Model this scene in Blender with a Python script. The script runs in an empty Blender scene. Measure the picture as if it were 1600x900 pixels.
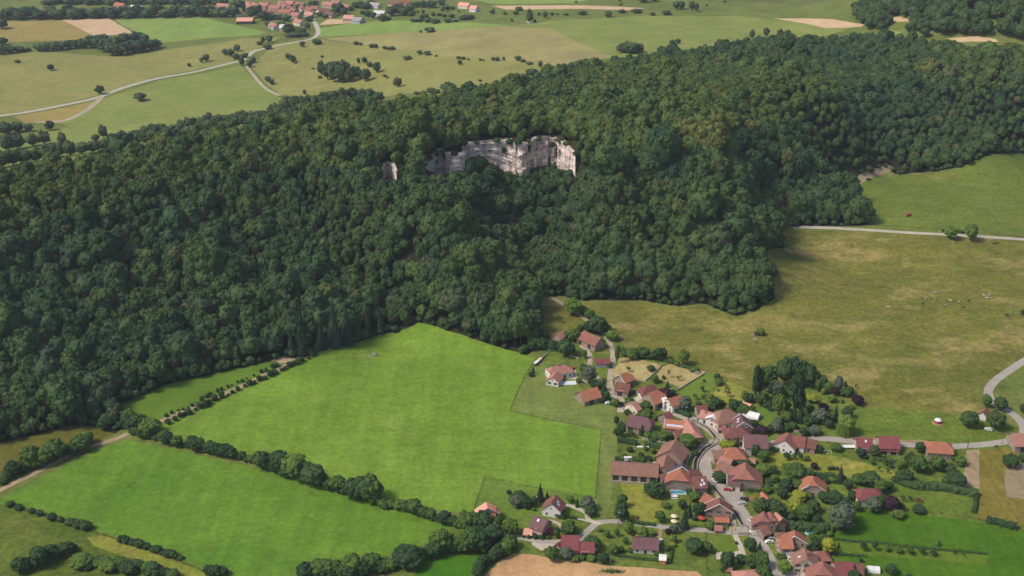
import bpy, bmesh, math, random
import numpy as np
from mathutils import Vector, Matrix
from mathutils.geometry import delaunay_2d_cdt

scene = bpy.context.scene
R = math.radians
rng = random.Random(7)
nrng = np.random.default_rng(7)

# ------------------------------------------------------------------ camera, sky, sun, exposure
CAM_H, PITCH, FPX = 327.0, R(22.6), 1850.0            # metres above the valley, downward pitch, focal length in photo pixels
cam_data = bpy.data.cameras.new('camera')
cam = bpy.data.objects.new('camera', cam_data)
scene.collection.objects.link(cam)
cam.location = (0, 0, CAM_H)
cam.rotation_euler = (R(90) - PITCH, 0, 0)
cam_data.sensor_width = 36.0
cam_data.lens = 36.0 * FPX / 1600.0
cam_data.clip_start = 1.0
cam_data.clip_end = 20000.0
scene.camera = cam

SUN_DIR = Vector((-0.64, -0.20, 0.80)).normalized()
world = bpy.data.worlds.new('World')
scene.world = world
world.use_nodes = True
wn = world.node_tree.nodes
wl = world.node_tree.links
sky_tex = wn.new('ShaderNodeTexSky')
sky_tex.sky_type = 'NISHITA'
sky_tex.sun_disc = False
sky_tex.sun_elevation = math.asin(SUN_DIR.z)
sky_tex.sun_rotation = math.atan2(SUN_DIR.x, SUN_DIR.y)
sky_tex.altitude = 500
sky_tex.air_density = 1.0
sky_tex.dust_density = 4.0
sky_tex.ozone_density = 1.0
wn['Background'].inputs['Strength'].default_value = 0.13
wl.new(sky_tex.outputs['Color'], wn['Background'].inputs['Color'])

sun_data = bpy.data.lights.new('sun', 'SUN')
sun_data.energy = 2.7
sun_data.angle = R(13.0)
sun_data.color = (1.0, 0.93, 0.82)
sun = bpy.data.objects.new('sun', sun_data)
scene.collection.objects.link(sun)
sun.rotation_euler = SUN_DIR.to_track_quat('Z', 'Y').to_euler()
sun.location = (0, 300, 900)

vs = scene.view_settings
vs.view_transform = 'Standard'
vs.look = 'None'
vs.exposure = 0.14
vs.gamma = 1.0
vs.use_curve_mapping = False
scene.cycles.max_bounces = 5
scene.cycles.diffuse_bounces = 2
scene.cycles.glossy_bounces = 1
scene.cycles.transmission_bounces = 2
scene.cycles.transparent_max_bounces = 4
scene.cycles.volume_bounces = 0

COL = scene.collection

# ------------------------------------------------------------------ camera geometry helpers (pixels of the 1600x900 photograph)
SP, CP = math.sin(PITCH), math.cos(PITCH)

def ray(px, py):
    xc, yc = (px - 800.0) / FPX, (py - 450.0) / FPX
    return xc, CP - yc * SP, -(SP + yc * CP)           # direction per unit of depth

def at_z(px, py, z):
    dx, dy, dz = ray(px, py)
    t = (z - CAM_H) / dz
    return dx * t, dy * t, t                            # X, Y, depth

def to_px(X, Y, Z):
    d = Y * CP - (Z - CAM_H) * SP
    up = Y * SP + (Z - CAM_H) * CP
    return 800 + FPX * X / d, 450 - FPX * up / d, d

# ------------------------------------------------------------------ terrain: heights known along the photograph's features
CTRL = []                                               # (X, Y, Z)
def c_px(px, py, z):
    X, Y, _ = at_z(px, py, z)
    CTRL.append((X, Y, z))
for p in [(0,900,0),(400,900,0),(800,900,0),(1200,900,0),(1600,900,0),(200,800,0),(500,800,0),(800,760,0),(1100,780,0),
          (1400,780,0),(1600,740,1),(0,770,1),(100,720,2),(300,640,3),(500,600,3),(700,600,3),(850,620,3),(1000,620,3),
          (1200,640,3),(1400,640,4),(1590,620,5),(1100,560,5),(1300,540,7),(1500,500,9),(1000,510,6),(900,490,8),
          (1150,492,8),(1235,400,14),(1400,430,11),(1600,430,12),(1220,356,18),(1400,362,18),(1590,372,18),(1450,310,23),
          (1590,262,28),(1362,292,24),
          # plateau rim and back edge of the wood
          (0,290,74),(200,250,76),(400,209,76),(500,188,76),(580,175,74),(700,159,70),(850,126,67),(960,101,65),(1200,71,62),(1350,60,60),
          (1500,76,66),(1600,80,66),(300,256,78),(600,206,80),(750,190,82),(900,160,79),(1200,130,76),(1500,120,74),
          (900,190,82),(1050,178,79),(300,268,77),
          # plain behind the hill
          (0,240,20),(100,215,12),(200,205,12),(300,190,14),(400,170,16),(500,150,22),(580,140,31),(650,138,46),
          (0,180,12),(200,130,15),(400,100,20),(600,100,35),(700,100,48),(850,60,55),(1000,50,58),(960,70,60),(1200,35,58),
          (0,60,18),(300,40,20),(500,50,25),(700,40,40),(0,0,15),(400,0,20),(800,0,40),(1200,0,55),(1350,20,50),
          (1450,40,50),(1600,50,60),(1600,5,95),(1450,5,78)]:
    c_px(*p)
def slope(f, c, prof=((.22,.17),(.45,.42),(.7,.72),(.88,.92))):
    fx, fy, _ = at_z(*f); cx, cy, _ = at_z(*c)
    CTRL.append((fx, fy, f[2])); CTRL.append((cx, cy, c[2]))
    for t, h in prof:
        CTRL.append((fx + (cx-fx)*t, fy + (cy-fy)*t, f[2] + (c[2]-f[2])*h))
slope((-120,720,3),(-150,360,73)); slope((0,690,3),(0,330,74)); slope((180,637,4),(150,300,76)); slope((350,580,5),(300,268,77))
slope((530,540,6),(450,238,79)); slope((655,505,8),(580,240,81), ((.22,.23),(.45,.52),(.7,.82),(.88,.96)))
slope((1010,463,8),(1010,245,76), ((.22,.23),(.45,.52),(.7,.82),(.88,.96))); slope((1150,490,8),(1120,238,75), ((.22,.23),(.45,.52),(.7,.82),(.88,.96))); slope((1212,344,19),(1190,205,75))
slope((1318,284,25),(1300,185,73)); slope((1600,236,30),(1600,150,70)); slope((1700,220,31),(1720,150,70))
c_px(760,537,6)
for p in [(840,470,7),(838,430,9),(836,400,13),(836,365,20),(838,325,35),(880,410,15),(900,440,12),(930,340,52),(945,300,64),(965,380,36),(780,440,14),(790,400,16),(700,400,45),(690,345,59),(730,460,25),(640,335,66),(770,350,33),(1208,353,18),(1180,352,20),(1260,354,18),(1300,356,18),(1345,280,25),(1372,268,26),(1340,320,21),(1290,330,22)]:
    c_px(*p)
# cliff: rim and foot (pixel top, pixel foot)
CLIFF = {
 'west': ([(597,257),(606,250),(615,256),(620,268)], [(597,272),(606,277),(615,279),(620,280)]),
 'middle': ([(664,250),(676,240),(688,232),(700,238),(712,240),(726,238)], [(664,256),(676,266),(688,271),(700,266),(712,259),(726,252)]),
 'main': ([(722,222),(740,220),(757,219),(768,218),(785,217),(800,218),(815,222),(830,216),(845,213),(862,212),(878,218),(890,226),(899,236)],
          [(722,246),(740,243),(757,242),(768,246),(785,258),(800,268),(815,266),(830,261),(845,257),(862,255),(878,258),(890,261),(899,262)]),
}
RIM_Z = {'west': 79.0, 'middle': 80.0, 'main': 81.0}
for k, (top, foot) in CLIFF.items():
    for (tx, ty), (bx, by) in list(zip(top, foot))[::2]:
        X, Y, d = at_z(tx, ty, RIM_Z[k])
        h = (by - ty) / (FPX / d * 0.95)
        CTRL.append((X, Y + 5, RIM_Z[k] + .5))
        CTRL.append((X, Y + 16, RIM_Z[k] + .5))
        CTRL.append((X, Y - 5, RIM_Z[k] - h - 3))
# outside the frame
for p in [(-500,150,0),(0,150,0),(500,150,0),(-900,500,2),(900,500,4),(-1500,0,0),(1500,0,0),(-1100,900,60),(1100,900,40),
          (0,-400,0),(-1800,1500,30),(1800,1500,60),(-2500,3000,20),(0,3200,45),(2500,3000,90),(0,6500,60),(-5000,6500,60),(5000,6500,80),
          (-5000,0,20),(5000,0,20)]:
    CTRL.append(p)
C = np.array(CTRL, float)
CS = 400.0
def _tps(r2):
    return 0.5 * r2 * np.log(r2 + 1e-12)
_n = len(C)
_P = np.c_[np.ones(_n), C[:, :2] / CS]
_d2 = ((C[:, None, :2] - C[None, :, :2]) ** 2).sum(-1) / CS**2
_A = np.zeros((_n+3, _n+3))
_A[:_n, :_n] = _tps(_d2) + np.eye(_n) * 2e-5
_A[:_n, _n:] = _P
_A[_n:, :_n] = _P.T
_w = np.linalg.solve(_A, np.r_[C[:, 2], 0, 0, 0])

CLIFF_LINE = {}
for k, (top, foot) in CLIFF.items():
    q = []
    for (tx, ty), (bx, by) in zip(top, foot):
        X, Y, d = at_z(tx, ty, RIM_Z[k]); q.append((X, Y, RIM_Z[k] - (by-ty)/(FPX/d*.95)))
    CLIFF_LINE[k] = np.array(q)
def cut_cliffs(X, Y, Z):
    for k, q in CLIFF_LINE.items():
        i = np.where((X > q[0,0]-1) & (X < q[-1,0]+1))[0]
        if not len(i): continue
        ry = np.interp(X[i], q[:,0], q[:,1]); fz = np.interp(X[i], q[:,0], q[:,2])
        dy = ry - Y[i]                                  # metres in front of the rim
        low = np.where((dy > 1.5) & (dy < 45), fz - 2.5 + np.maximum(0, dy-10)*-.15, 1e9)
        Z[i] = np.minimum(Z[i], np.where(dy < 30, low, 1e9))
        up = np.where((dy <= 1.0) & (dy > -8), RIM_Z[k]-.4, -1e9)
        Z[i] = np.maximum(Z[i], up)
    return Z
def tz_arr(X, Y):
    X = np.asarray(X, float).ravel(); Y = np.asarray(Y, float).ravel()
    out = np.empty(len(X))
    for s in range(0, len(X), 8000):
        x, y = X[s:s+8000], Y[s:s+8000]
        d2 = ((x[:, None] - C[None, :, 0])**2 + (y[:, None] - C[None, :, 1])**2) / CS**2
        z = _tps(d2) @ _w[:_n] + _w[_n] + _w[_n+1]*x/CS + _w[_n+2]*y/CS
        out[s:s+8000] = z
    out = out + 0.35*np.sin(X*0.021+1.3)*np.sin(Y*0.017) + 0.2*np.sin(X*0.05+Y*0.043)
    return cut_cliffs(X, Y, np.maximum(out, -3.0))

# height cache: bilinear lookup on a 4 m grid over the part in view
GX0, GX1, GY0, GY1, GS = -900.0, 900.0, 380.0, 2500.0, 5.0
_gx = np.arange(GX0, GX1+GS, GS); _gy = np.arange(GY0, GY1+GS, GS)
_GXX, _GYY = np.meshgrid(_gx, _gy)
ZG = tz_arr(_GXX, _GYY).reshape(_GXX.shape)
def tz(x, y):
    u = (x-GX0)/GS; v = (y-GY0)/GS
    i = int(math.floor(u)); j = int(math.floor(v))
    if i < 0 or j < 0 or i >= ZG.shape[1]-1 or j >= ZG.shape[0]-1:
        return float(tz_arr([x], [y])[0])
    a = u-i; b = v-j
    return float(ZG[j,i]*(1-a)*(1-b) + ZG[j,i+1]*a*(1-b) + ZG[j+1,i]*(1-a)*b + ZG[j+1,i+1]*a*b)

def ground(px, py):
    """first point of the terrain met by the line of sight through a pixel"""
    dx, dy, dz = ray(px, py)
    t = 430.0
    prev = t
    if dz >= 0: raise ValueError
    while t < 4000:
        z = CAM_H + dz*t
        if z <= tz(dx*t, dy*t):
            lo, hi = prev, t
            for _ in range(18):
                m = (lo+hi)/2
                if CAM_H + dz*m <= tz(dx*m, dy*m): hi = m
                else: lo = m
            t = hi
            break
        prev = t
        t += 4.0
    x, y = dx*t, dy*t
    return x, y, tz(x, y), t

def scale_at(d): return FPX / d
def dep(px, py): return PITCH + math.atan((py-450)/FPX)

# ------------------------------------------------------------------ materials
def lin(c):
    return tuple((v/12.92 if v <= .04045 else ((v+.055)/1.055)**2.4) for v in c)
class NT:
    def __init__(s, name):
        s.m = bpy.data.materials.new(name); s.m.use_nodes = True
        s.n = s.m.node_tree.nodes; s.l = s.m.node_tree.links
        s.b = s.n['Principled BSDF']
        s.b.inputs['Roughness'].default_value = .9
        s.b.inputs['Specular IOR Level'].default_value = .15
        s._pos = None
    def add(s, t, **kw):
        nd = s.n.new(t)
        for k, v in kw.items():
            if k in nd.inputs: nd.inputs[k].default_value = v
            else: setattr(nd, k, v)
        return nd
    def pos(s, scale=(1,1,1), rot=0.0, obj=False):
        src = s.add('ShaderNodeTexCoord').outputs['Object'] if obj else s.add('ShaderNodeNewGeometry').outputs['Position']
        mp = s.add('ShaderNodeMapping')
        mp.inputs['Scale'].default_value = scale
        mp.inputs['Rotation'].default_value = (0, 0, rot)
        s.l.new(src, mp.inputs['Vector'])
        return mp.outputs['Vector']
    def noise(s, vec, scale, detail=3, rough=.55):
        nd = s.add('ShaderNodeTexNoise')
        nd.inputs['Scale'].default_value = scale; nd.inputs['Detail'].default_value = detail; nd.inputs['Roughness'].default_value = rough
        s.l.new(vec, nd.inputs['Vector'])
        return nd.outputs['Fac']
    def ramp(s, fac, stops, interp='LINEAR'):
        nd = s.add('ShaderNodeValToRGB')
        cr = nd.color_ramp; cr.interpolation = interp
        while len(cr.elements) < len(stops): cr.elements.new(.5)
        for e, (p, c) in zip(cr.elements, stops):
            e.position = p; e.color = (*c, 1) if len(c) == 3 else c
        s.l.new(fac, nd.inputs['Fac'])
        return nd.outputs['Color']
    def mix(s, fac, a, b, mode='MIX'):
        nd = s.add('ShaderNodeMix', data_type='RGBA', blend_type=mode)
        for sock, v in ((nd.inputs[0], fac), (nd.inputs[6], a), (nd.inputs[7], b)):
            if isinstance(v, (int, float)): sock.default_value = v
            elif isinstance(v, tuple): sock.default_value = (*v, 1) if len(v) == 3 else v
            else: s.l.new(v, sock)
        return nd.outputs[2]
    def bump(s, h, strength=.3, dist=.3):
        nd = s.add('ShaderNodeBump', Strength=strength, Distance=dist)
        s.l.new(h, nd.inputs['Height']); s.l.new(nd.outputs['Normal'], s.b.inputs['Normal'])
    def base(s, c):
        if isinstance(c, tuple): s.b.inputs['Base Color'].default_value = (*c, 1)
        else: s.l.new(c, s.b.inputs['Base Color'])
        return s.m

G0 = (0, 0, 0); G1 = (1, 1, 1)
def grass(name, c1, c2, c3=None, patch=.0, streak=None, pscale=.02, fine=.5, strip=None):
    """mottled sward: c1/c2 broad variation, c3 dry or bare patches, streak = (angle, strength, wavelength) of mowing or drilling lines"""
    t = NT(name)
    v = t.pos()
    col = t.ramp(t.noise(v, .018, 5, .6), [(.36, c1), (.64, c2)])
    if c3 is not None:
        vp = t.pos((1, 1.6, 1))
        f = t.ramp(t.noise(vp, pscale, 6, .68), [(.62-patch, G0), (.76-patch, G1)])
        col = t.mix(f, col, c3)
    tuft = t.ramp(t.noise(v, .35, 4, .7), [(.25, (1-.55*fine,)*3), (.75, (1+.5*fine,)*3)])
    col = t.mix(1.0, col, tuft, 'MULTIPLY')
    speck = t.ramp(t.noise(t.pos((1,1.5,1)), .075, 5, .7), [(.30, (1-.30*fine,)*3), (.5, G1), (.75, (1+.28*fine,)*3)])
    col = t.mix(1.0, col, speck, 'MULTIPLY')
    if streak:
        ang, st, wl_ = streak
        vv = t.pos((1/wl_, .012, .01), rot=ang)
        sn = t.ramp(t.noise(vv, 1.0, 3, .6), [(.35, (1-st,)*3), (.65, (1+st,)*3)])
        col = t.mix(1.0, col, sn, 'MULTIPLY')
    t.base(col)
    t.bump(t.noise(v, 1.3, 3, .7), .5, .25)
    return t.m

M = {}
M['bright']   = grass('bright_meadow_grass', (.124,.220,.020), (.167,.267,.030), (.19,.25,.05), .02, (R(38), .09, 7), fine=.5)
M['bright2']  = grass('lower_meadow_grass', (.092,.192,.016), (.130,.232,.022), (.16,.235,.035), .0, (R(-52), .09, 7), fine=.5)  # lower-left dimming put into the grass colour as a deeper green
M['strip']    = grass('strip_meadow_grass', (.085,.160,.014), (.120,.200,.022), None, 0, (R(50), .05, 6), fine=.35)
M['ochre']    = grass('ochre_field_grass', (.105,.105,.016), (.135,.130,.022), (.16,.125,.03), .05, (R(60), .1, 3), fine=.5)
M['rough']    = grass('rough_pasture_grass', (.070,.110,.012), (.110,.145,.020), (.165,.145,.035), .04, fine=.9)
M['mowed']    = grass('mowed_strip_grass', (.140,.185,.040), (.175,.212,.050), (.20,.20,.07), .03, (R(4), .10, 5), fine=.5)
M['lawn']     = grass('garden_lawn_grass', (.105,.172,.022), (.142,.210,.030), (.18,.19,.045), .0, fine=.6)
M['garden']   = grass('village_garden_grass', (.095,.138,.020), (.145,.185,.032), (.21,.19,.06), .05, fine=.9)
M['wheat']    = grass('ripe_wheat', (.44,.265,.125), (.52,.325,.16), (.40,.25,.10), .0, (R(83), .09, 4), fine=.36)
M['deep']     = grass('deep_green_lawn_grass', (.050,.150,.007), (.075,.190,.010), None, 0, fine=.4)
M['pasture']  = grass('dry_pasture_grass', (.118,.130,.022), (.170,.166,.032), (.29,.23,.075), .11, fine=.85, pscale=.017)
M['pasture2'] = grass('green_pasture_grass', (.095,.145,.016), (.130,.175,.024), (.175,.165,.04), .02, fine=.8)
M['pasture3'] = grass('upper_pasture_grass', (.110,.150,.022), (.145,.185,.030), (.21,.19,.05), .02, fine=.7)
M['hay']      = grass('cut_hay_grass', (.33,.255,.10), (.42,.33,.145), (.27,.25,.07), .06, (R(20), .07, 3), fine=.55)
M['yellow']   = grass('yellowing_meadow_grass', (.185,.205,.026), (.25,.245,.042), (.33,.27,.075), .05, fine=.7)
M['right']    = grass('right_meadow_grass', (.055,.130,.006), (.080,.165,.009), None, 0, (R(85), .10, 6), fine=.5)
M['orchard']  = grass('orchard_strip_grass', (.090,.150,.012), (.125,.180,.018), (.17,.17,.03), .03, fine=.6)
M['olivecrop']= grass('olive_brown_crop', (.155,.135,.022), (.21,.17,.034), (.26,.19,.05), .05, (R(12), .12, 3), fine=.6)
M['bareearth']= grass('bare_earth_plot', (.28,.205,.115), (.36,.26,.155), (.22,.18,.09), .04, (R(10), .1, 2.5), fine=.5)
M['pinksoil'] = grass('grey_pink_plot', (.25,.195,.115), (.30,.235,.145), (.2,.19,.08), .05, fine=.4)
M['far_tan']  = grass('far_tan_pasture', (0.258,0.230,0.084), (0.325,0.286,0.106), (0.246,0.263,0.078), .05, (R(70), .04, 14), fine=.42)  # distance haze put into the colours: far pastures and meadows lifted paler
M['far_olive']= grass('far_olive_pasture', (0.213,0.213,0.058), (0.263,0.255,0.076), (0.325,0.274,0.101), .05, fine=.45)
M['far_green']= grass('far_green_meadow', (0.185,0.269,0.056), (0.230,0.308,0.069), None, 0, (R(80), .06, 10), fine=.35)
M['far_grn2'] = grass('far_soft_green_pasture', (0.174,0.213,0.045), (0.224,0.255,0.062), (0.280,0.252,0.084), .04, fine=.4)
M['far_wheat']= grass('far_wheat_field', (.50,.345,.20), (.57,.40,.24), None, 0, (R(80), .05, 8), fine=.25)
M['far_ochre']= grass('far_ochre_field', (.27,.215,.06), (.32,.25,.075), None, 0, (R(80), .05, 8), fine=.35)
M['ground']   = grass('rough_grassland', (.115,.145,.028), (.16,.185,.042), (.22,.2,.07), .04, fine=.7)
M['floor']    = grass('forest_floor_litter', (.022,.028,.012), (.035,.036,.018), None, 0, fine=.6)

def gravel(name, c1, c2, fine=.4, edge=None):
    t = NT(name); v = t.pos()
    col = t.ramp(t.noise(v, .12, 4, .6), [(.35, c1), (.65, c2)])
    sp = t.ramp(t.noise(v, 1.1, 4, .7), [(.3, (1-.3*fine,)*3), (.7, (1+.3*fine,)*3)])
    t.base(t.mix(1.0, col, sp, 'MULTIPLY'))
    t.bump(t.noise(v, 3, 3), .2, .1)
    return t.m
M['asphalt'] = gravel('worn_grey_asphalt', (.32,.285,.245), (.39,.345,.295))
M['track']   = gravel('pale_gravel_track', (.33,.275,.19), (.43,.36,.26), .7)
M['dirt']    = gravel('reddish_dirt_track', (.31,.225,.14), (.40,.30,.19), .7)
M['drive']   = gravel('pale_limestone_gravel', (.42,.355,.29), (.52,.45,.37))
M['bank']    = gravel('dry_brown_bank', (.25,.18,.085), (.33,.24,.12), .9)
M['tarfar']  = gravel('far_pale_asphalt', (.40,.36,.29), (.46,.42,.34))
t = NT('stream_water'); t.base((.035,.04,.028)); t.b.inputs['Roughness'].default_value = .25; M['water'] = t.m

# ------------------------------------------------------------------ the land as one partition: fields, tracks and roads share their edges
def catmull(pts, n=6):
    if len(pts) < 3: return list(pts)
    out = []
    for i in range(len(pts)-1):
        p0 = pts[max(i-1,0)]; p1 = pts[i]; p2 = pts[i+1]; p3 = pts[min(i+2,len(pts)-1)]
        for k in range(n):
            t = k/n
            out.append(tuple(.5*((2*b)+(-a+c)*t+(2*a-5*b+4*c-d)*t*t+(-a+3*b-3*c+d)*t**3) for a,b,c,d in zip(p0,p1,p2,p3)))
    out.append(tuple(pts[-1]))
    return out
def gxy(p): return ground(*p)[:2]

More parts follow.
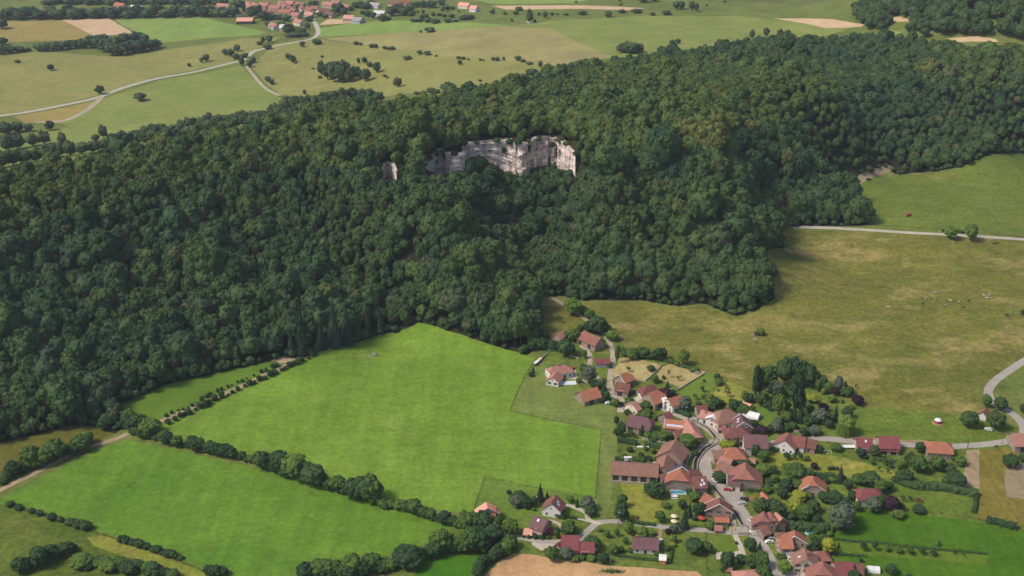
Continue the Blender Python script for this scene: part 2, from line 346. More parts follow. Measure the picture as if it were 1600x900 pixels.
# (name, label, material, [pixel outline])  later ones lie over earlier ones
FIELDS = [
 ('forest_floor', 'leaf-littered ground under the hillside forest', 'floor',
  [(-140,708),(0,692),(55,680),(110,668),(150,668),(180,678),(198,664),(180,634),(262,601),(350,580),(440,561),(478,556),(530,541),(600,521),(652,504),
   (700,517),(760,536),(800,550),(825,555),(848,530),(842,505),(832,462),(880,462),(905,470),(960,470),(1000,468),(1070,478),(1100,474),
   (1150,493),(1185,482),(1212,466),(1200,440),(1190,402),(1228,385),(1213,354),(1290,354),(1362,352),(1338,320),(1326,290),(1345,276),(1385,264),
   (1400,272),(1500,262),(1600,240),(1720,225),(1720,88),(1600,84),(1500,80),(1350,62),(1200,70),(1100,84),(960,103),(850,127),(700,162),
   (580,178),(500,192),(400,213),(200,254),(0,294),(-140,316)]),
 ('valley_meadow', 'far grassland strip between the wood and the plain', 'far_grn2', [(-40,262),(0,250),(120,235),(260,205),(380,185),(590,150),(560,140),(440,150),(360,185),(230,205),(100,200),(-40,230)]),
 ('pasture', 'large olive pasture north of the winding pale road', 'far_olive', [(-40,185),(0,180),(50,172),(150,150),(250,120),(360,97),(400,78),(440,58),(380,60),(245,80),(170,88),(60,80),(-40,95)]),
 ('pasture', 'smooth green pasture below the winding pale road', 'far_grn2', [(95,192),(160,155),(250,125),(375,103),(410,135),(437,149),(400,170),(330,190),(225,210),(150,215)]),
 ('field', 'small yellowish wedge between the forking pale roads', 'far_ochre', [(20,182),(150,157),(130,175),(100,192),(40,192)]),
 ('field', 'ochre field at the top beside the small wheat field', 'far_ochre', [(-40,36),(97,31),(145,53),(130,62),(0,66),(-40,66)]),
 ('wheat_field', 'small pale orange field beyond the dark wood strip', 'far_wheat', [(97,31),(170,29),(208,51),(150,57)]),
 ('meadow', 'light green meadow below the far village barn', 'far_green', [(178,31),(310,27),(380,42),(420,50),(400,55),(320,60),(248,67),(215,53)]),
 ('pasture', 'tan olive pasture with the dark copse in it', 'far_olive', [(392,104),(430,68),(500,61),(600,74),(700,88),(840,98),(860,106),(800,125),(700,140),(590,152),(440,149),(415,130)]),
 ('pasture', 'broad tan pasture above the thin bush line', 'far_tan', [(505,60),(620,51),(700,46),(790,41),(860,44),(920,66),(975,87),(850,106),(840,98),(700,88),(600,74)]),
 ('meadow', 'pale green meadow beside the bend of the far road', 'far_green', [(499,58),(497,44),(560,35),(620,32),(740,35),(800,40),(700,46),(620,51)]),
 ('field', 'bare tan strip beside the far village barns', 'far_wheat', [(498,39),(512,30),(565,30),(558,35)]),
 ('pasture', 'wide soft green pasture up to the far wood edge', 'far_grn2', [(800,40),(860,33),(1000,25),(1150,25),(1230,32),(1330,42),(1260,62),(1150,72),(970,92),(905,68),(860,44)]),
 ('wheat_field', 'long pale wheat strip at the top edge', 'far_wheat', [(770,9),(880,8),(1010,13),(980,16),(790,15)]),
 ('meadow', 'thin green strip above the long wheat strip', 'far_green', [(700,-10),(960,-10),(900,5),(770,6)]),
 ('wheat_field', 'pale stubble wedge beside the far dark wood', 'far_wheat', [(1205,28),(1300,30),(1352,38),(1345,42),(1290,44)]),
 ('wheat_field', 'tan strip between the far woods', 'far_wheat', [(1478,60),(1530,57),(1556,61),(1560,66),(1500,66)]),
 ('wheat_field', 'short tan strip inside the far woods', 'far_wheat', [(1385,28),(1405,26),(1422,33),(1400,34)]),
 ('meadow', 'tiny green clearing at the far wood edge', 'far_green', [(1372,52),(1385,46),(1410,50),(1390,57)]),
 # near fields
 ('pasture', 'big dry ochre and green pasture right of the forest', 'pasture',
  [(828,462),(905,474),(960,474),(1000,472),(1070,481),(1100,478),(1150,496),(1185,485),(1216,468),(1203,440),(1193,404),(1232,386),(1216,358),(1350,362),(1450,368),(1720,382),
   (1720,545),(1600,563),(1560,585),(1536,607),(1530,650),(1345,640),(1300,606),(1230,600),(1180,612),(1130,598),(1085,576),(1000,550),(930,520),(870,540),(846,540),(848,505)]),
 ('pasture', 'green pasture by the bend of the right-hand road', 'pasture2', [(1345,638),(1420,640),(1530,652),(1600,668),(1580,690),(1500,697),(1330,686),(1290,680),(1300,660)]),
 ('pasture', 'smooth olive pasture beyond the pale forest road', 'pasture3', [(1326,292),(1350,281),(1400,274),(1500,264),(1600,242),(1720,226),(1720,378),(1450,362),(1370,354),(1340,322)]),
 ('village_green', 'patchy garden grass around the village houses', 'garden',
  [(846,538),(930,520),(1000,550),(1085,576),(1130,598),(1180,612),(1240,600),(1300,606),(1345,640),(1320,684),(1500,697),(1590,690),(1720,680),(1720,960),(1100,960),(1095,893),(950,884),(800,865),(690,870),(640,905),(560,960),(740,800),(757,746),(930,778),(940,672),(797,642),(840,560)]),
 ('meadow', 'largest bright green meadow between forest and village', 'bright',
  [(655,504),(700,517),(770,540),(812,551),(838,560),(818,592),(797,642),(865,657),(939,672),(935,720),(929,778),(850,764),(757,746),(747,775),(738,800),(700,800),(600,775),(480,740),(400,712),(330,695),(230,672),(262,662),(330,630),(430,583),(520,545),(600,522)]),
 ('meadow', 'lower bright green meadow under the hedgerow', 'bright2',
  [(200,686),(250,698),(330,715),(400,730),(480,752),(560,775),(640,797),(712,822),(660,852),(600,870),(540,890),(500,960),(360,960),(330,893),(260,865),(170,835),(100,812),(20,790),(-60,790),(-60,810),(5,778),(80,740),(150,703)]),
 ('meadow', 'narrow dull green meadow under the forest edge', 'strip', [(180,634),(262,601),(350,580),(440,561),(455,566),(425,583),(330,624),(250,657),(215,660),(198,660)]),
 ('field', 'dull ochre field in the dark left corner', 'ochre', [(-140,708),(0,692),(55,680),(110,664),(150,666),(180,680),(130,697),(75,718),(0,758),(-140,820)]),
 ('pasture', 'rough olive pasture in the lower left corner', 'rough', [(-100,770),(20,792),(100,814),(170,837),(260,867),(330,895),(360,960),(-100,960)]),
 ('field', 'tan weedy strip beside the lower meadow fence', 'yellow', [(135,840),(160,836),(205,850),(240,862),(300,885),(330,900),(290,905),(240,880),(190,868),(150,855)]),
 ('meadow', 'mown green strip left of the village gardens', 'mowed', [(840,560),(880,592),(915,610),(960,628),(964,700),(958,760),(945,820),(931,815),(929,778),(935,720),(939,672),(865,657),(797,642),(818,592)]),
 ('lawn', 'darker lawn in the fenced corner paddock', 'lawn', [(757,746),(850,764),(929,778),(933,815),(880,800),(845,812),(800,835),(738,800)]),
 ('lawn', 'deep green lawn inside the hedge at the bottom', 'deep', [(690,870),(735,868),(765,862),(770,875),(750,905),(700,940),(640,930),(650,892)]),
 ('wheat_field', 'ripe tan wheat field at the bottom edge', 'wheat', [(772,884),(785,873),(800,865),(830,866),(880,874),(950,884),(1040,890),(1090,893),(1100,905),(1110,980),(700,980),(750,905)]),
 ('hay_meadow', 'tan cut hay plot beside the farm track', 'hay', [(967,560),(985,557),(1030,569),(1034,573),(1008,594),(985,592),(958,587)]),
 ('hay_meadow', 'second tan hay plot behind the stone wall', 'hay', [(1036,573),(1050,567),(1083,574),(1103,581),(1064,606),(1035,594),(1024,590)]),
 ('lawn', 'small vivid green plot beside the hay', 'lawn', [(1104,582),(1120,585),(1135,597),(1105,612),(1080,622),(1060,614)]),
 ('meadow', 'yellowish orchard plot behind the village', 'yellow', [(1120,604),(1138,596),(1165,606),(1176,612),(1160,630),(1130,634),(1112,622)]),
 ('lawn', 'small lawn beside the white plastic tunnel', 'lawn', [(1180,638),(1212,634),(1216,648),(1205,664),(1190,660)]),
 ('meadow', 'yellow meadow in the middle of the right gardens', 'yellow', [(1200,703),(1245,708),(1300,712),(1345,722),(1400,738),(1405,748),(1335,745),(1280,738),(1225,730),(1198,722)]),
 ('meadow', 'yellow tufted grass behind the long brown barn', 'yellow', [(968,752),(1000,752),(1040,763),(1040,790),(1032,815),(984,812),(980,785)]),
 ('meadow', 'dark green meadow in the lower right corner', 'right', [(1335,800),(1365,797),(1420,800),(1520,815),(1600,830),(1720,845),(1720,980),(1420,980),(1400,905),(1330,880),(1300,866),(1295,848),(1310,830)]),
 ('orchard', 'olive orchard strip with the row of fruit trees', 'orchard', [(1300,846),(1360,849),(1460,857),(1545,867),(1540,883),(1460,875),(1360,869),(1296,865)]),
 ('field', 'bare tan plot between gardens and olive crop', 'bareearth', [(1511,703),(1531,702),(1531,764),(1504,758)]),
 ('field', 'olive brown crop at the right edge', 'olivecrop', [(1533,702),(1572,700),(1600,715),(1720,730),(1720,840),(1600,828),(1526,810),(1530,765)]),
 ('field', 'grey pink plot inside the olive crop', 'pinksoil', [(1570,725),(1600,722),(1720,728),(1720,782),(1600,780),(1572,776)]),
 ('lawn', 'rough lawn below the long clipped hedge', 'pasture2', [(1408,760),(1440,766),(1527,776),(1522,808),(1440,798),(1405,792)]),
 ('lawn', 'dry mown lawn beside the lower lane', 'orchard', [(1124,836),(1148,834),(1157,862),(1140,866),(1122,860)]),
 ('field', 'tan dry verge along the right-hand road', 'bank', [(1275,682),(1330,683),(1440,687),(1455,690),(1445,696),(1340,689),(1280,686)]),
 ('gravel_yard', 'pale gravel yard beside the pool house', 'drive', [(885,577),(899,575),(902,588),(917,597),(908,600),(900,593),(885,592),(872,593),(878,588)]),
 ('gravel_yard', 'pale pink yard at the top of the village street', 'drive', [(952,612),(962,614),(975,624),(977,634),(968,641),(964,632),(955,622)]),
 ('driveway', 'paved drive beside the small gable house', 'drive', [(965,634),(975,634),(975,644),(964,644)]),
 ('driveway', 'gravel drive of the small pink-roofed house', 'drive', [(764,812),(772,815),(790,832),(783,834),(772,828),(765,818)]),
 ('gravel_yard', 'pale pink yard left of the dark red barn', 'drive', [(830,842),(850,846),(876,847),(874,858),(845,860),(832,852)]),
 ('driveway', 'brick pink drive of the long white bungalow', 'bareearth', [(1030,823),(1036,823),(1033,843),(1026,843)]),
 ('driveway', 'white gravel drive below the lower bridge', 'drive', [(1144,836),(1153,836),(1160,850),(1166,868),(1158,870),(1141,868),(1141,864),(1155,860),(1150,848)]),
 ('driveway', 'tan drive of the cream gabled house', 'drive', [(1216,893),(1235,886),(1258,893),(1262,905),(1225,912)]),
 ('driveway', 'short gravel drive beside the long stone barn', 'drive', [(990,622),(1003,616),(1005,619),(994,628)]),
 ('gravel_yard', 'grey yard in front of the cream farmhouse', 'asphalt', [(1140,764),(1160,768),(1166,778),(1164,790),(1155,780),(1140,768)]),
 ('terrace', 'white paved terrace at the bottom lawn', 'drive', [(1119,864),(1128,862),(1127,874),(1119,874)]),
 ('footpath', 'pale forked path in the walled garden', 'drive', [(1029,706),(1032,707),(1029,722),(1034,728),(1026,727),(1018,723),(1024,720)]),
]
# (name, label, material, width in metres, pixel line)
ROADS = [
 ('dirt_track', 'reddish dirt track along the forest meadows', 'dirt', 3.4, [(-60,800),(0,766),(60,736),(130,702),(180,686),(215,670),(255,656),(330,624),(400,592),(440,574),(480,557),(527,540)]),
 ('dirt_patch', 'bare reddish clearing under the tall spruce', 'dirt', 7, [(438,563),(462,558)]),
 ('road', 'winding pale road across the far pastures', 'tarfar', 6.5, [(-60,190),(0,181),(30,177),(100,164),(150,153),(190,138),(240,124),(300,113),(350,101),(380,93),(398,80),(430,72),(460,66),(488,60),(497,51),(494,39),(487,28),(480,20)]),
 ('road', 'side road forking below the far pastures', 'track', 6, [(158,152),(145,165),(125,178),(100,188),(60,191)]),
 ('farm_track', 'short gravel track off the far road', 'track', 4, [(384,102),(398,120),(415,138),(437,149)]),
 ('road', 'straight pale road past the forest tip', 'tarfar', 4.5, [(1208,353),(1260,355),(1350,359),(1450,365),(1600,374),(1720,381)]),
 ('road', 'short road vanishing into the forest', 'dirt', 6, [(1318,294),(1345,280),(1372,268),(1392,262)]),
 ('road', 'curving grey road at the right edge', 'asphalt', 5, [(1640,545),(1605,561),(1580,577),(1555,595),(1544,612),(1553,630),(1575,642),(1592,655),(1600,670),(1596,683),(1570,690),(1540,694),(1500,697),(1460,698),(1420,695),(1340,690),(1280,685),(1240,688),(1210,692),(1185,700),(1160,700),(1135,696),(1122,690)]),
 ('farm_track', 'pale rutted track climbing behind the village', 'track', 3.4, [(832,458),(848,459),(868,468),(890,482),(908,494),(922,504),(938,517),(950,530),(957,548),(957,565),(953,590),(955,606),(966,618),(973,628),(976,640)]),
 ('farm_track', 'curved gravel track below the long barn', 'track', 3, [(908,541),(916,546),(922,557),(921,570)]),
 ('driveway', 'gravel drive joining yard and street', 'track', 3, [(915,596),(930,588),(940,598),(950,610)]),
 ('road', 'main village street curving between the farms', 'asphalt', 6.6, [(1222,925),(1212,897),(1200,872),(1185,845),(1168,815),(1150,788),(1132,768),(1112,747),(1102,730),(1103,716),(1114,702),(1124,690),(1116,676),(1096,662),(1072,652),(1047,641),(1025,632),(1006,626)]),
 ('lane', 'narrow lane curving past the old barns', 'asphalt', 3.2, [(1120,690),(1108,692),(1098,698),(1090,705),(1078,711),(1070,720),(1070,732)]),
 ('lane', 'side lane beside the striped-roof workshop', 'track', 3.4, [(1082,662),(1092,676),(1098,688),(1104,693)]),
 ('lane', 'lower lane from the street to the bungalow', 'asphalt', 3.6, [(1170,833),(1150,833),(1110,829),(1060,826),(1010,820),(975,815),(945,815),(932,818),(920,828),(908,838),(902,846)]),
 ('lane', 'lane past the lower dark red barn', 'asphalt', 3.6, [(905,842),(880,846),(850,846),(825,842),(800,838),(780,838)]),
 ('driveway', 'white edged drive up to the gabled white house', 'drive', 2.6, [(935,817),(920,812),(917,803),(908,797),(896,792),(884,789)]),
 ('footpath', 'white garden path along the lawn terrace', 'drive', 1.3, [(868,806),(890,809),(910,812),(932,818)]),
 ('footpath', 'curved white path beside the purple-roofed house', 'drive', 1.8, [(857,813),(868,816),(876,821),(878,828)]),
 ('lane', 'narrow walled lane beside the stream', 'track', 2.6, [(1115,768),(1128,782),(1140,797),(1146,815),(1143,830)]),
 ('stream', 'stream running in its stone channel through the village', 'water', 1.7, [(1080,656),(1096,664),(1108,672),(1116,682),(1118,690),(1112,696),(1101,702),(1093,712),(1087,722),(1086,734)]),
 ('stream', 'lower stretch of the walled stream beside the street', 'water', 1.7, [(1112,760),(1124,773),(1136,787),(1148,800),(1156,813),(1163,826)]),
]
STREAMS = [r for r in ROADS if r[0] == 'stream']

def densify(pts, step=6.0, jit=0.0, closed=True):
    out = []; n = len(pts)
    for i in range(n if closed else n-1):
        a, b = pts[i], pts[(i+1) % n]
        L = math.hypot(b[0]-a[0], b[1]-a[1]); k = max(1, min(60, int(L/step)))
        for j in range(k):
            t = j/k; x = a[0]+(b[0]-a[0])*t; y = a[1]+(b[1]-a[1])*t
            if j: x += rng.uniform(-jit, jit); y += rng.uniform(-jit, jit)
            out.append((x, y))
    if not closed: out.append(pts[-1])
    return out
F_XY = [densify([gxy(p) for p in f[3]], 7.0, .55) for f in FIELDS]
R_XY = [catmull([gxy(p) for p in r[4]], 6) for r in ROADS]

def in_poly(px, py, poly):
    P = np.array(poly); inside = np.zeros(len(px), bool)
    x0, y0 = P[:,0].min(), P[:,1].min(); x1, y1 = P[:,0].max(), P[:,1].max()
    idx = np.where((px >= x0) & (px <= x1) & (py >= y0) & (py <= y1))[0]
    if not len(idx): return inside
    x, y = px[idx], py[idx]; c = np.zeros(len(idx), bool)
    j = len(P)-1
    for i in range(len(P)):
        xi, yi = P[i]; xj, yj = P[j]
        if yi != yj:
            c ^= ((yi > y) != (yj > y)) & (x < (xj-xi)*(y-yi)/(yj-yi)+xi)
        j = i
    inside[idx] = c
    return inside
def line_dist(px, py, line):
    d = np.full(len(px), 1e9)
    for (ax, ay), (bx, by) in zip(line[:-1], line[1:]):
        vx, vy = bx-ax, by-ay; L2 = vx*vx+vy*vy
        if L2 < 1e-9: continue
        t = np.clip(((px-ax)*vx+(py-ay)*vy)/L2, 0, 1)
        d = np.minimum(d, np.hypot(px-ax-t*vx, py-ay-t*vy))
    return d

verts2, edges2 = [], []
def add_chain(pts, closed):
    i0 = len(verts2)
    verts2.extend(Vector(p) for p in pts)
    n = len(pts)
    for i in range(n-1): edges2.append((i0+i, i0+i+1))
    if closed: edges2.append((i0+n-1, i0))
for p in F_XY: add_chain(p, True)
for r, line in zip(ROADS, R_XY):
    w = r[3]/2
    L, Rr = [], []
    for i, (x, y) in enumerate(line):
        a = line[max(i-1,0)]; b = line[min(i+1,len(line)-1)]
        tx, ty = b[0]-a[0], b[1]-a[1]; l = math.hypot(tx, ty) or 1
        L.append((x-ty/l*w, y+tx/l*w)); Rr.append((x+ty/l*w, y-tx/l*w))
    add_chain(L + Rr[::-1], True)
for k_, q_ in CLIFF_LINE.items():
    for off_ in (.7, 2.0):
        xs_ = np.linspace(q_[0,0]-.9, q_[-1,0]+.9, 40); add_chain([(float(x_), float(np.interp(x_, q_[:,0], q_[:,1]))-off_) for x_ in xs_], False)
def axis(fine0, fine1, step, far0, far1):
    a = list(np.arange(fine0, fine1+.1, step)); s = step; v = fine1
    while v < far1: s *= 1.35; v += s; a.append(min(v, far1))
    s = step; v = fine0
    while v > far0: s *= 1.35; v -= s; a.insert(0, max(v, far0))
    return a
for y in axis(400, 1400, 9.0, -400, 9000):
    for x in axis(-560, 560, 9.0, -6000, 6000):
        verts2.append(Vector((x + rng.uniform(-1,1), y + rng.uniform(-1,1))))
res = delaunay_2d_cdt(verts2, edges2, [], 0, 1e-3)
V2 = np.array([(v.x, v.y) for v in res[0]]); T2 = np.array([tuple(f) for f in res[2]])
VZ = tz_arr(V2[:,0], V2[:,1])
cen = V2[T2].mean(1)
reg = np.full(len(T2), -1)
for i, p in enumerate(F_XY): reg[in_poly(cen[:,0], cen[:,1], p)] = i
for i, (r, line) in enumerate(zip(ROADS, R_XY)):
    x0, y0 = np.min(line, 0)-9; x1, y1 = np.max(line, 0)+9
    idx = np.where((cen[:,0]>x0)&(cen[:,0]<x1)&(cen[:,1]>y0)&(cen[:,1]<y1))[0]
    reg[idx[line_dist(cen[idx,0], cen[idx,1], line) < r[3]/2+.02]] = len(FIELDS)+i
def mesh_obj(name, V, F, mats, parent=None, smooth=False):
    me = bpy.data.meshes.new(name)
    me.from_pydata([tuple(v) for v in V], [], [tuple(f) for f in F])
    for m in (mats if isinstance(mats, (list, tuple)) else [mats]): me.materials.append(m)
    if smooth: me.polygons.foreach_set('use_smooth', [True]*len(me.polygons))
    me.update()
    o = bpy.data.objects.new(name, me); COL.objects.link(o)
    if parent: o.parent = parent
    return o
def tag(o, label=None, cat=None, group=None, kind=None):
    if label: o['label'] = label
    if cat: o['category'] = cat
    if group: o['group'] = group
    if kind: o['kind'] = kind
    return o
def land(i):
    sel = T2[reg == i]
    if not len(sel): return
    u, inv = np.unique(sel, return_inverse=True)
    V = np.c_[V2[u], VZ[u]]; F = inv.reshape(-1,3)
    if i < 0: nm, lb, mt = 'ground', 'open grassland between the fields and woods', 'ground'
    elif i < len(FIELDS): nm, lb, mt = FIELDS[i][0], FIELDS[i][1], FIELDS[i][2]
    else: r = ROADS[i-len(FIELDS)]; nm, lb, mt = r[0], r[1], r[2]
    o = mesh_obj(nm, V, F, M[mt], smooth=True)
    a, b, c = V[F[0]]
    if np.cross(b-a, c-a)[2] < 0: o.data.flip_normals()
    tag(o, lb, nm.replace('_', ' '), None, 'structure')
for i in range(-1, len(FIELDS)+len(ROADS)): land(i)

# ------------------------------------------------------------------ leaves and bark
def leafmat(name, stops, patch=None, transl=.12):
    """stops: colour ramp over a per-tree random number; patch: second large-scale tint over the hillside"""
    t = NT(name)
    oi = t.add('ShaderNodeObjectInfo')
    col = t.ramp(oi.outputs['Random'], stops)
    v = t.pos()
    if patch is not None:
        f = t.ramp(t.noise(v, .016, 5, .65), [(.42, G0), (.60, G1)])
        col = t.mix(f, col, t.mix(.62, col, patch))
    cl = t.ramp(t.noise(v, .55, 3, .65), [(.28, (.76,.79,.81)), (.72, (1.22,1.20,1.15))])
    col = t.mix(1.0, col, cl, 'MULTIPLY')
    t.base(col)
    t.b.inputs['Roughness'].default_value = .75
    t.b.inputs['Specular IOR Level'].default_value = .12
    if transl:
        tr = t.add('ShaderNodeBsdfTranslucent'); ms = t.add('ShaderNodeMixShader')
        t.l.new(col, tr.inputs['Color']); ms.inputs[0].default_value = transl
        out = t.n['Material Output']
        t.l.new(t.b.outputs[0], ms.inputs[1]); t.l.new(tr.outputs[0], ms.inputs[2]); t.l.new(ms.outputs[0], out.inputs['Surface'])
    return t.m
LF = {
 'forest': leafmat('forest_leaves', [(0,(0.027,0.067,0.032)),(.22,(0.040,0.086,0.032)),(.42,(0.054,0.104,0.034)),(.58,(0.043,0.090,0.044)),(.70,(0.068,0.117,0.039)),(.82,(0.041,0.072,0.046)),(.90,(0.092,0.135,0.039)),(.97,(0.063,0.081,0.049)),(1,(0.127,0.140,0.046))], (0.079,0.119,0.030)),
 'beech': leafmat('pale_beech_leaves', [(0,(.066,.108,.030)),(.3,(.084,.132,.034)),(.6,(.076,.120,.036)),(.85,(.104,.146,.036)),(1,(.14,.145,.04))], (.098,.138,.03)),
 'g': leafmat('mid_green_leaves', [(0,(0.064,0.117,0.029)),(.5,(0.090,0.149,0.032)),(1,(0.117,0.178,0.036))]),
 'd': leafmat('dark_green_leaves', [(0,(0.036,0.071,0.029)),(.5,(0.049,0.093,0.032)),(1,(0.068,0.110,0.036))]),
 'l': leafmat('light_green_leaves', [(0,(0.116,0.186,0.031)),(1,(0.155,0.232,0.040))]),
 'y': leafmat('yellow_green_leaves', [(0,(0.232,0.264,0.031)),(1,(0.302,0.310,0.040))]),
 's': leafmat('grey_green_leaves', [(0,(0.093,0.124,0.074)),(1,(0.124,0.155,0.096))]),
 'u': leafmat('dark_purple_leaves', [(0,(0.040,0.019,0.028)),(1,(0.056,0.028,0.037))]),
 'c': leafmat('spruce_needles', [(0,(0.025,0.050,0.031)),(1,(0.043,0.071,0.040))], transl=0),
 'far': leafmat('far_tree_leaves', [(0,(0.046,0.081,0.037)),(.5,(0.062,0.099,0.043)),(1,(0.090,0.124,0.050))]),
 'rust': leafmat('rusty_leaves', [(0,(0.186,0.085,0.054)),(1,(0.217,0.109,0.062))]),
}
t = NT('bark'); t.base(t.ramp(t.noise(t.pos((1,1,.2)), 4), [(.3,(.06,.048,.036)),(.7,(.11,.09,.07))])); M['bark'] = t.m

# ------------------------------------------------------------------ crown and trunk shapes (unit size: width 1, height 1, base at z 0)
def ico(sub):
    bm = bmesh.new(); bmesh.ops.create_icosphere(bm, subdivisions=sub, radius=1)
    v = np.array([x.co[:] for x in bm.verts]); f = np.array([[q.index for q in p.verts] for p in bm.faces]); bm.free()
    return v, f
IV1, IF1 = ico(1); IV2, IF2 = ico(2); IV3, IF3 = ico(3)
def wob(p, g, k, a):
    ph = g.uniform(0, 6.28, (4,3)); fr = g.uniform(.7, 1.4, (4,3))*k
    s = np.zeros(len(p))
    for i in range(4):
        s += np.sin(p @ fr[i] * (1+.6*i) + ph[i].sum()) * np.cos((p[:,0]-p[:,2])*fr[i,1]*(1+.5*i)+ph[i,0]) / (1+.5*i)
    return a*s
def quads(P, N, size, g, flat=.6):
    n = len(P)
    nn = N*flat + g.normal(0, .55, (n,3)); nn /= np.linalg.norm(nn, axis=1)[:,None]
    a = np.cross(nn, g.normal(0,1,(n,3))); a /= np.linalg.norm(a, axis=1)[:,None]
    b = np.cross(nn, a)
    s = size*g.uniform(.6, 1.3, (n,1)); r = g.uniform(.55, 1.0, (n,1))
    V = np.stack([P-a*s-b*s*r*.4, P+a*s*.3-b*s*r, P+a*s+b*s*r*.3, P-a*s*.2+b*s*r], 1).reshape(-1,3)
    F = np.arange(n*4).reshape(-1,4)
    return V, F
class Shape:
    def __init__(s): s.V = []; s.F = []; s.n = 0
    def add(s, V, F):
        s.V.append(np.asarray(V, float)); s.F += [tuple(int(i)+s.n for i in f) for f in F]; s.n += len(V)
    def mesh(s, name, mat):
        me = bpy.data.meshes.new(name)
        me.from_pydata(np.concatenate(s.V).tolist(), [], s.F)
        me.materials.append(mat); me.update()
        return me
def lobes_shape(seed, nl, rad, leaf, nleaf, zlo=.22, squash=1.0, core=.40, lobe_sub=2, narrow=None, top=1.0):
    """a crown of leafy lobes round a darker core, with leaf sprays standing off them"""
    g = np.random.default_rng(seed); S = Shape()
    cz = (zlo+top)/2; hz = (top-zlo)/2
    cv = IV2*np.array([core, core, hz*.82]) + [0,0,cz]
    cv *= (1+wob(cv*6, g, 1.3, .05))[:,None]**np.array([1,1,.3])
    S.add(cv, IF2)
    pts = []
    tries = 0
    while len(pts) < nl and tries < 4000:
        tries += 1
        d = g.normal(0, 1, 3); d /= np.linalg.norm(d)
        if d[2] < -.55: continue
        q = g.uniform(.62, 1.0)
        rr = rad*g.uniform(.75, 1.3)
        k = 1.0 if narrow is None else narrow(d[2])
        p = np.array([d[0]*(.5-rr*.7)*q*k, d[1]*(.5-rr*.7)*q*k, cz + d[2]*(hz-rr*.6)*q])
        if all(np.linalg.norm(p-o)/(rr+ro) > .42 for o, ro in pts): pts.append((p, rr))
    for p, rr in pts:
        vv, ff = (IV1, IF1) if lobe_sub == 1 else (IV2, IF2)
        w = 1 + wob(vv*3+g.uniform(0,9,3), g, 1.5, .11) + g.normal(0,.05,len(vv))
        sc = np.array([1,1,squash*g.uniform(.75,1.05)])*rr
        lv = vv*w[:,None]*sc + p
        S.add(lv, ff)
        n = int(nleaf*rr*rr/(rad*rad))
        d = g.normal(0,1,(n,3)); d /= np.linalg.norm(d,axis=1)[:,None]
        d = d[d[:,2] > -.6]
        P = p + d*sc*g.uniform(.92,1.18,(len(d),1))
        S.add(*quads(P, d, leaf, g))
    return S
def spruce_shape(seed, tiers=15, w0=.5):
    g = np.random.default_rng(seed); S = Shape()
    for i in range(tiers):
        f = i/(tiers-1); z1 = .06+.94*f; r = w0*(1-f)**.85+.012; n = 18
        a = np.arange(n)*2*math.pi/n + g.uniform(0,1)
        rr = r*np.where(np.arange(n)%2==0, g.uniform(.85,1.15,n), g.uniform(.5,.7,n))
        low = np.c_[rr*np.cos(a), rr*np.sin(a), z1-.035-.09*rr/w0*np.where(np.arange(n)%2==0,1.2,.5)]
        up = np.array([[0,0,min(1.0,z1+.09*(1-f)+.02)]])
        S.add(np.r_[low, up], [(k,(k+1)%n,n) for k in range(n)])
        m = int(60*(1-f)+8)
        aa = g.uniform(0,6.28,m); q = g.uniform(.4,1.05,m)
        P = np.c_[r*q*np.cos(aa), r*q*np.sin(aa), z1+.05*(1-q)-.05*q]
        S.add(*quads(P, np.c_[np.cos(aa),np.sin(aa),np.full(m,.8)], .035, g))
    return S
def willow_shape(seed):
    g = np.random.default_rng(seed)
    S = lobes_shape(seed, 22, .15, .035, 45, zlo=.35)
    for k in range(420):
        a = g.uniform(0,6.28); r = g.uniform(.3,.5); z = g.uniform(.45,.85)*math.sqrt(max(.1,1-(r*1.6)**2*.6)); L = g.uniform(.2,.5)
        x, y = r*math.cos(a), r*math.sin(a); w = .012
        z0 = max(.03, z-L)
        S.add([(x-w*math.sin(a),y+w*math.cos(a),z),(x+w*math.sin(a),y-w*math.cos(a),z),(x*1.08+w*math.sin(a),y*1.08-w*math.cos(a),z0),(x*1.08-w*math.sin(a),y*1.08+w*math.cos(a),z0)],[(0,1,2,3)])
    return S
def trunk_shape(seed, r=.035, top=.62, limbs=5):
    g = np.random.default_rng(seed); S = Shape()
    def tube(a, b, r0, r1, n=6):
        a = np.array(a); b = np.array(b); d = (b-a)/np.linalg.norm(b-a)
        u = np.cross(d, [.3,.9,.1]); u /= np.linalg.norm(u); v = np.cross(d, u)
        an = np.arange(n)*2*math.pi/n
        ring = lambda c, rr: c + np.outer(np.cos(an)*rr, u) + np.outer(np.sin(an)*rr, v)
        S.add(np.r_[ring(a,r0), ring(b,r1)], [(k,(k+1)%n,n+(k+1)%n,n+k) for k in range(n)])
    tube((0,0,-.04), (0,0,.05), r*1.6, r*1.05); tube((0,0,.05), (.01,.0,top), r*1.05, r*.45)
    for k in range(limbs):
        a = k*2.4+g.uniform(0,1); z = g.uniform(.2,.45)
        tube((0,0,z), (.3*math.cos(a), .3*math.sin(a), z+g.uniform(.18,.35)), r*.5, r*.15, 5)
    return S
CROWN = {}
CROWN['round'] = [lobes_shape(100+i, 42, .122, .030, 66, zlo=.10).mesh('round_crown', LF['g']) for i in range(5)]
CROWN['bush']  = [lobes_shape(200+i, 26, .16, .045, 56, zlo=.0, core=.42, lobe_sub=1).mesh('bush_crown', LF['g']) for i in range(4)]
CROWN['fruit'] = [lobes_shape(300+i, 13, .16, .045, 46, zlo=.28, core=.22, lobe_sub=1).mesh('fruit_crown', LF['g']) for i in range(3)]
CROWN['sparse']= [lobes_shape(400+i, 9, .11, .05, 40, zlo=.2, core=.06, lobe_sub=1).mesh('sparse_crown', LF['g']) for i in range(2)]
CROWN['spruce']= [spruce_shape(500+i).mesh('spruce_crown', LF['c']) for i in range(2)]
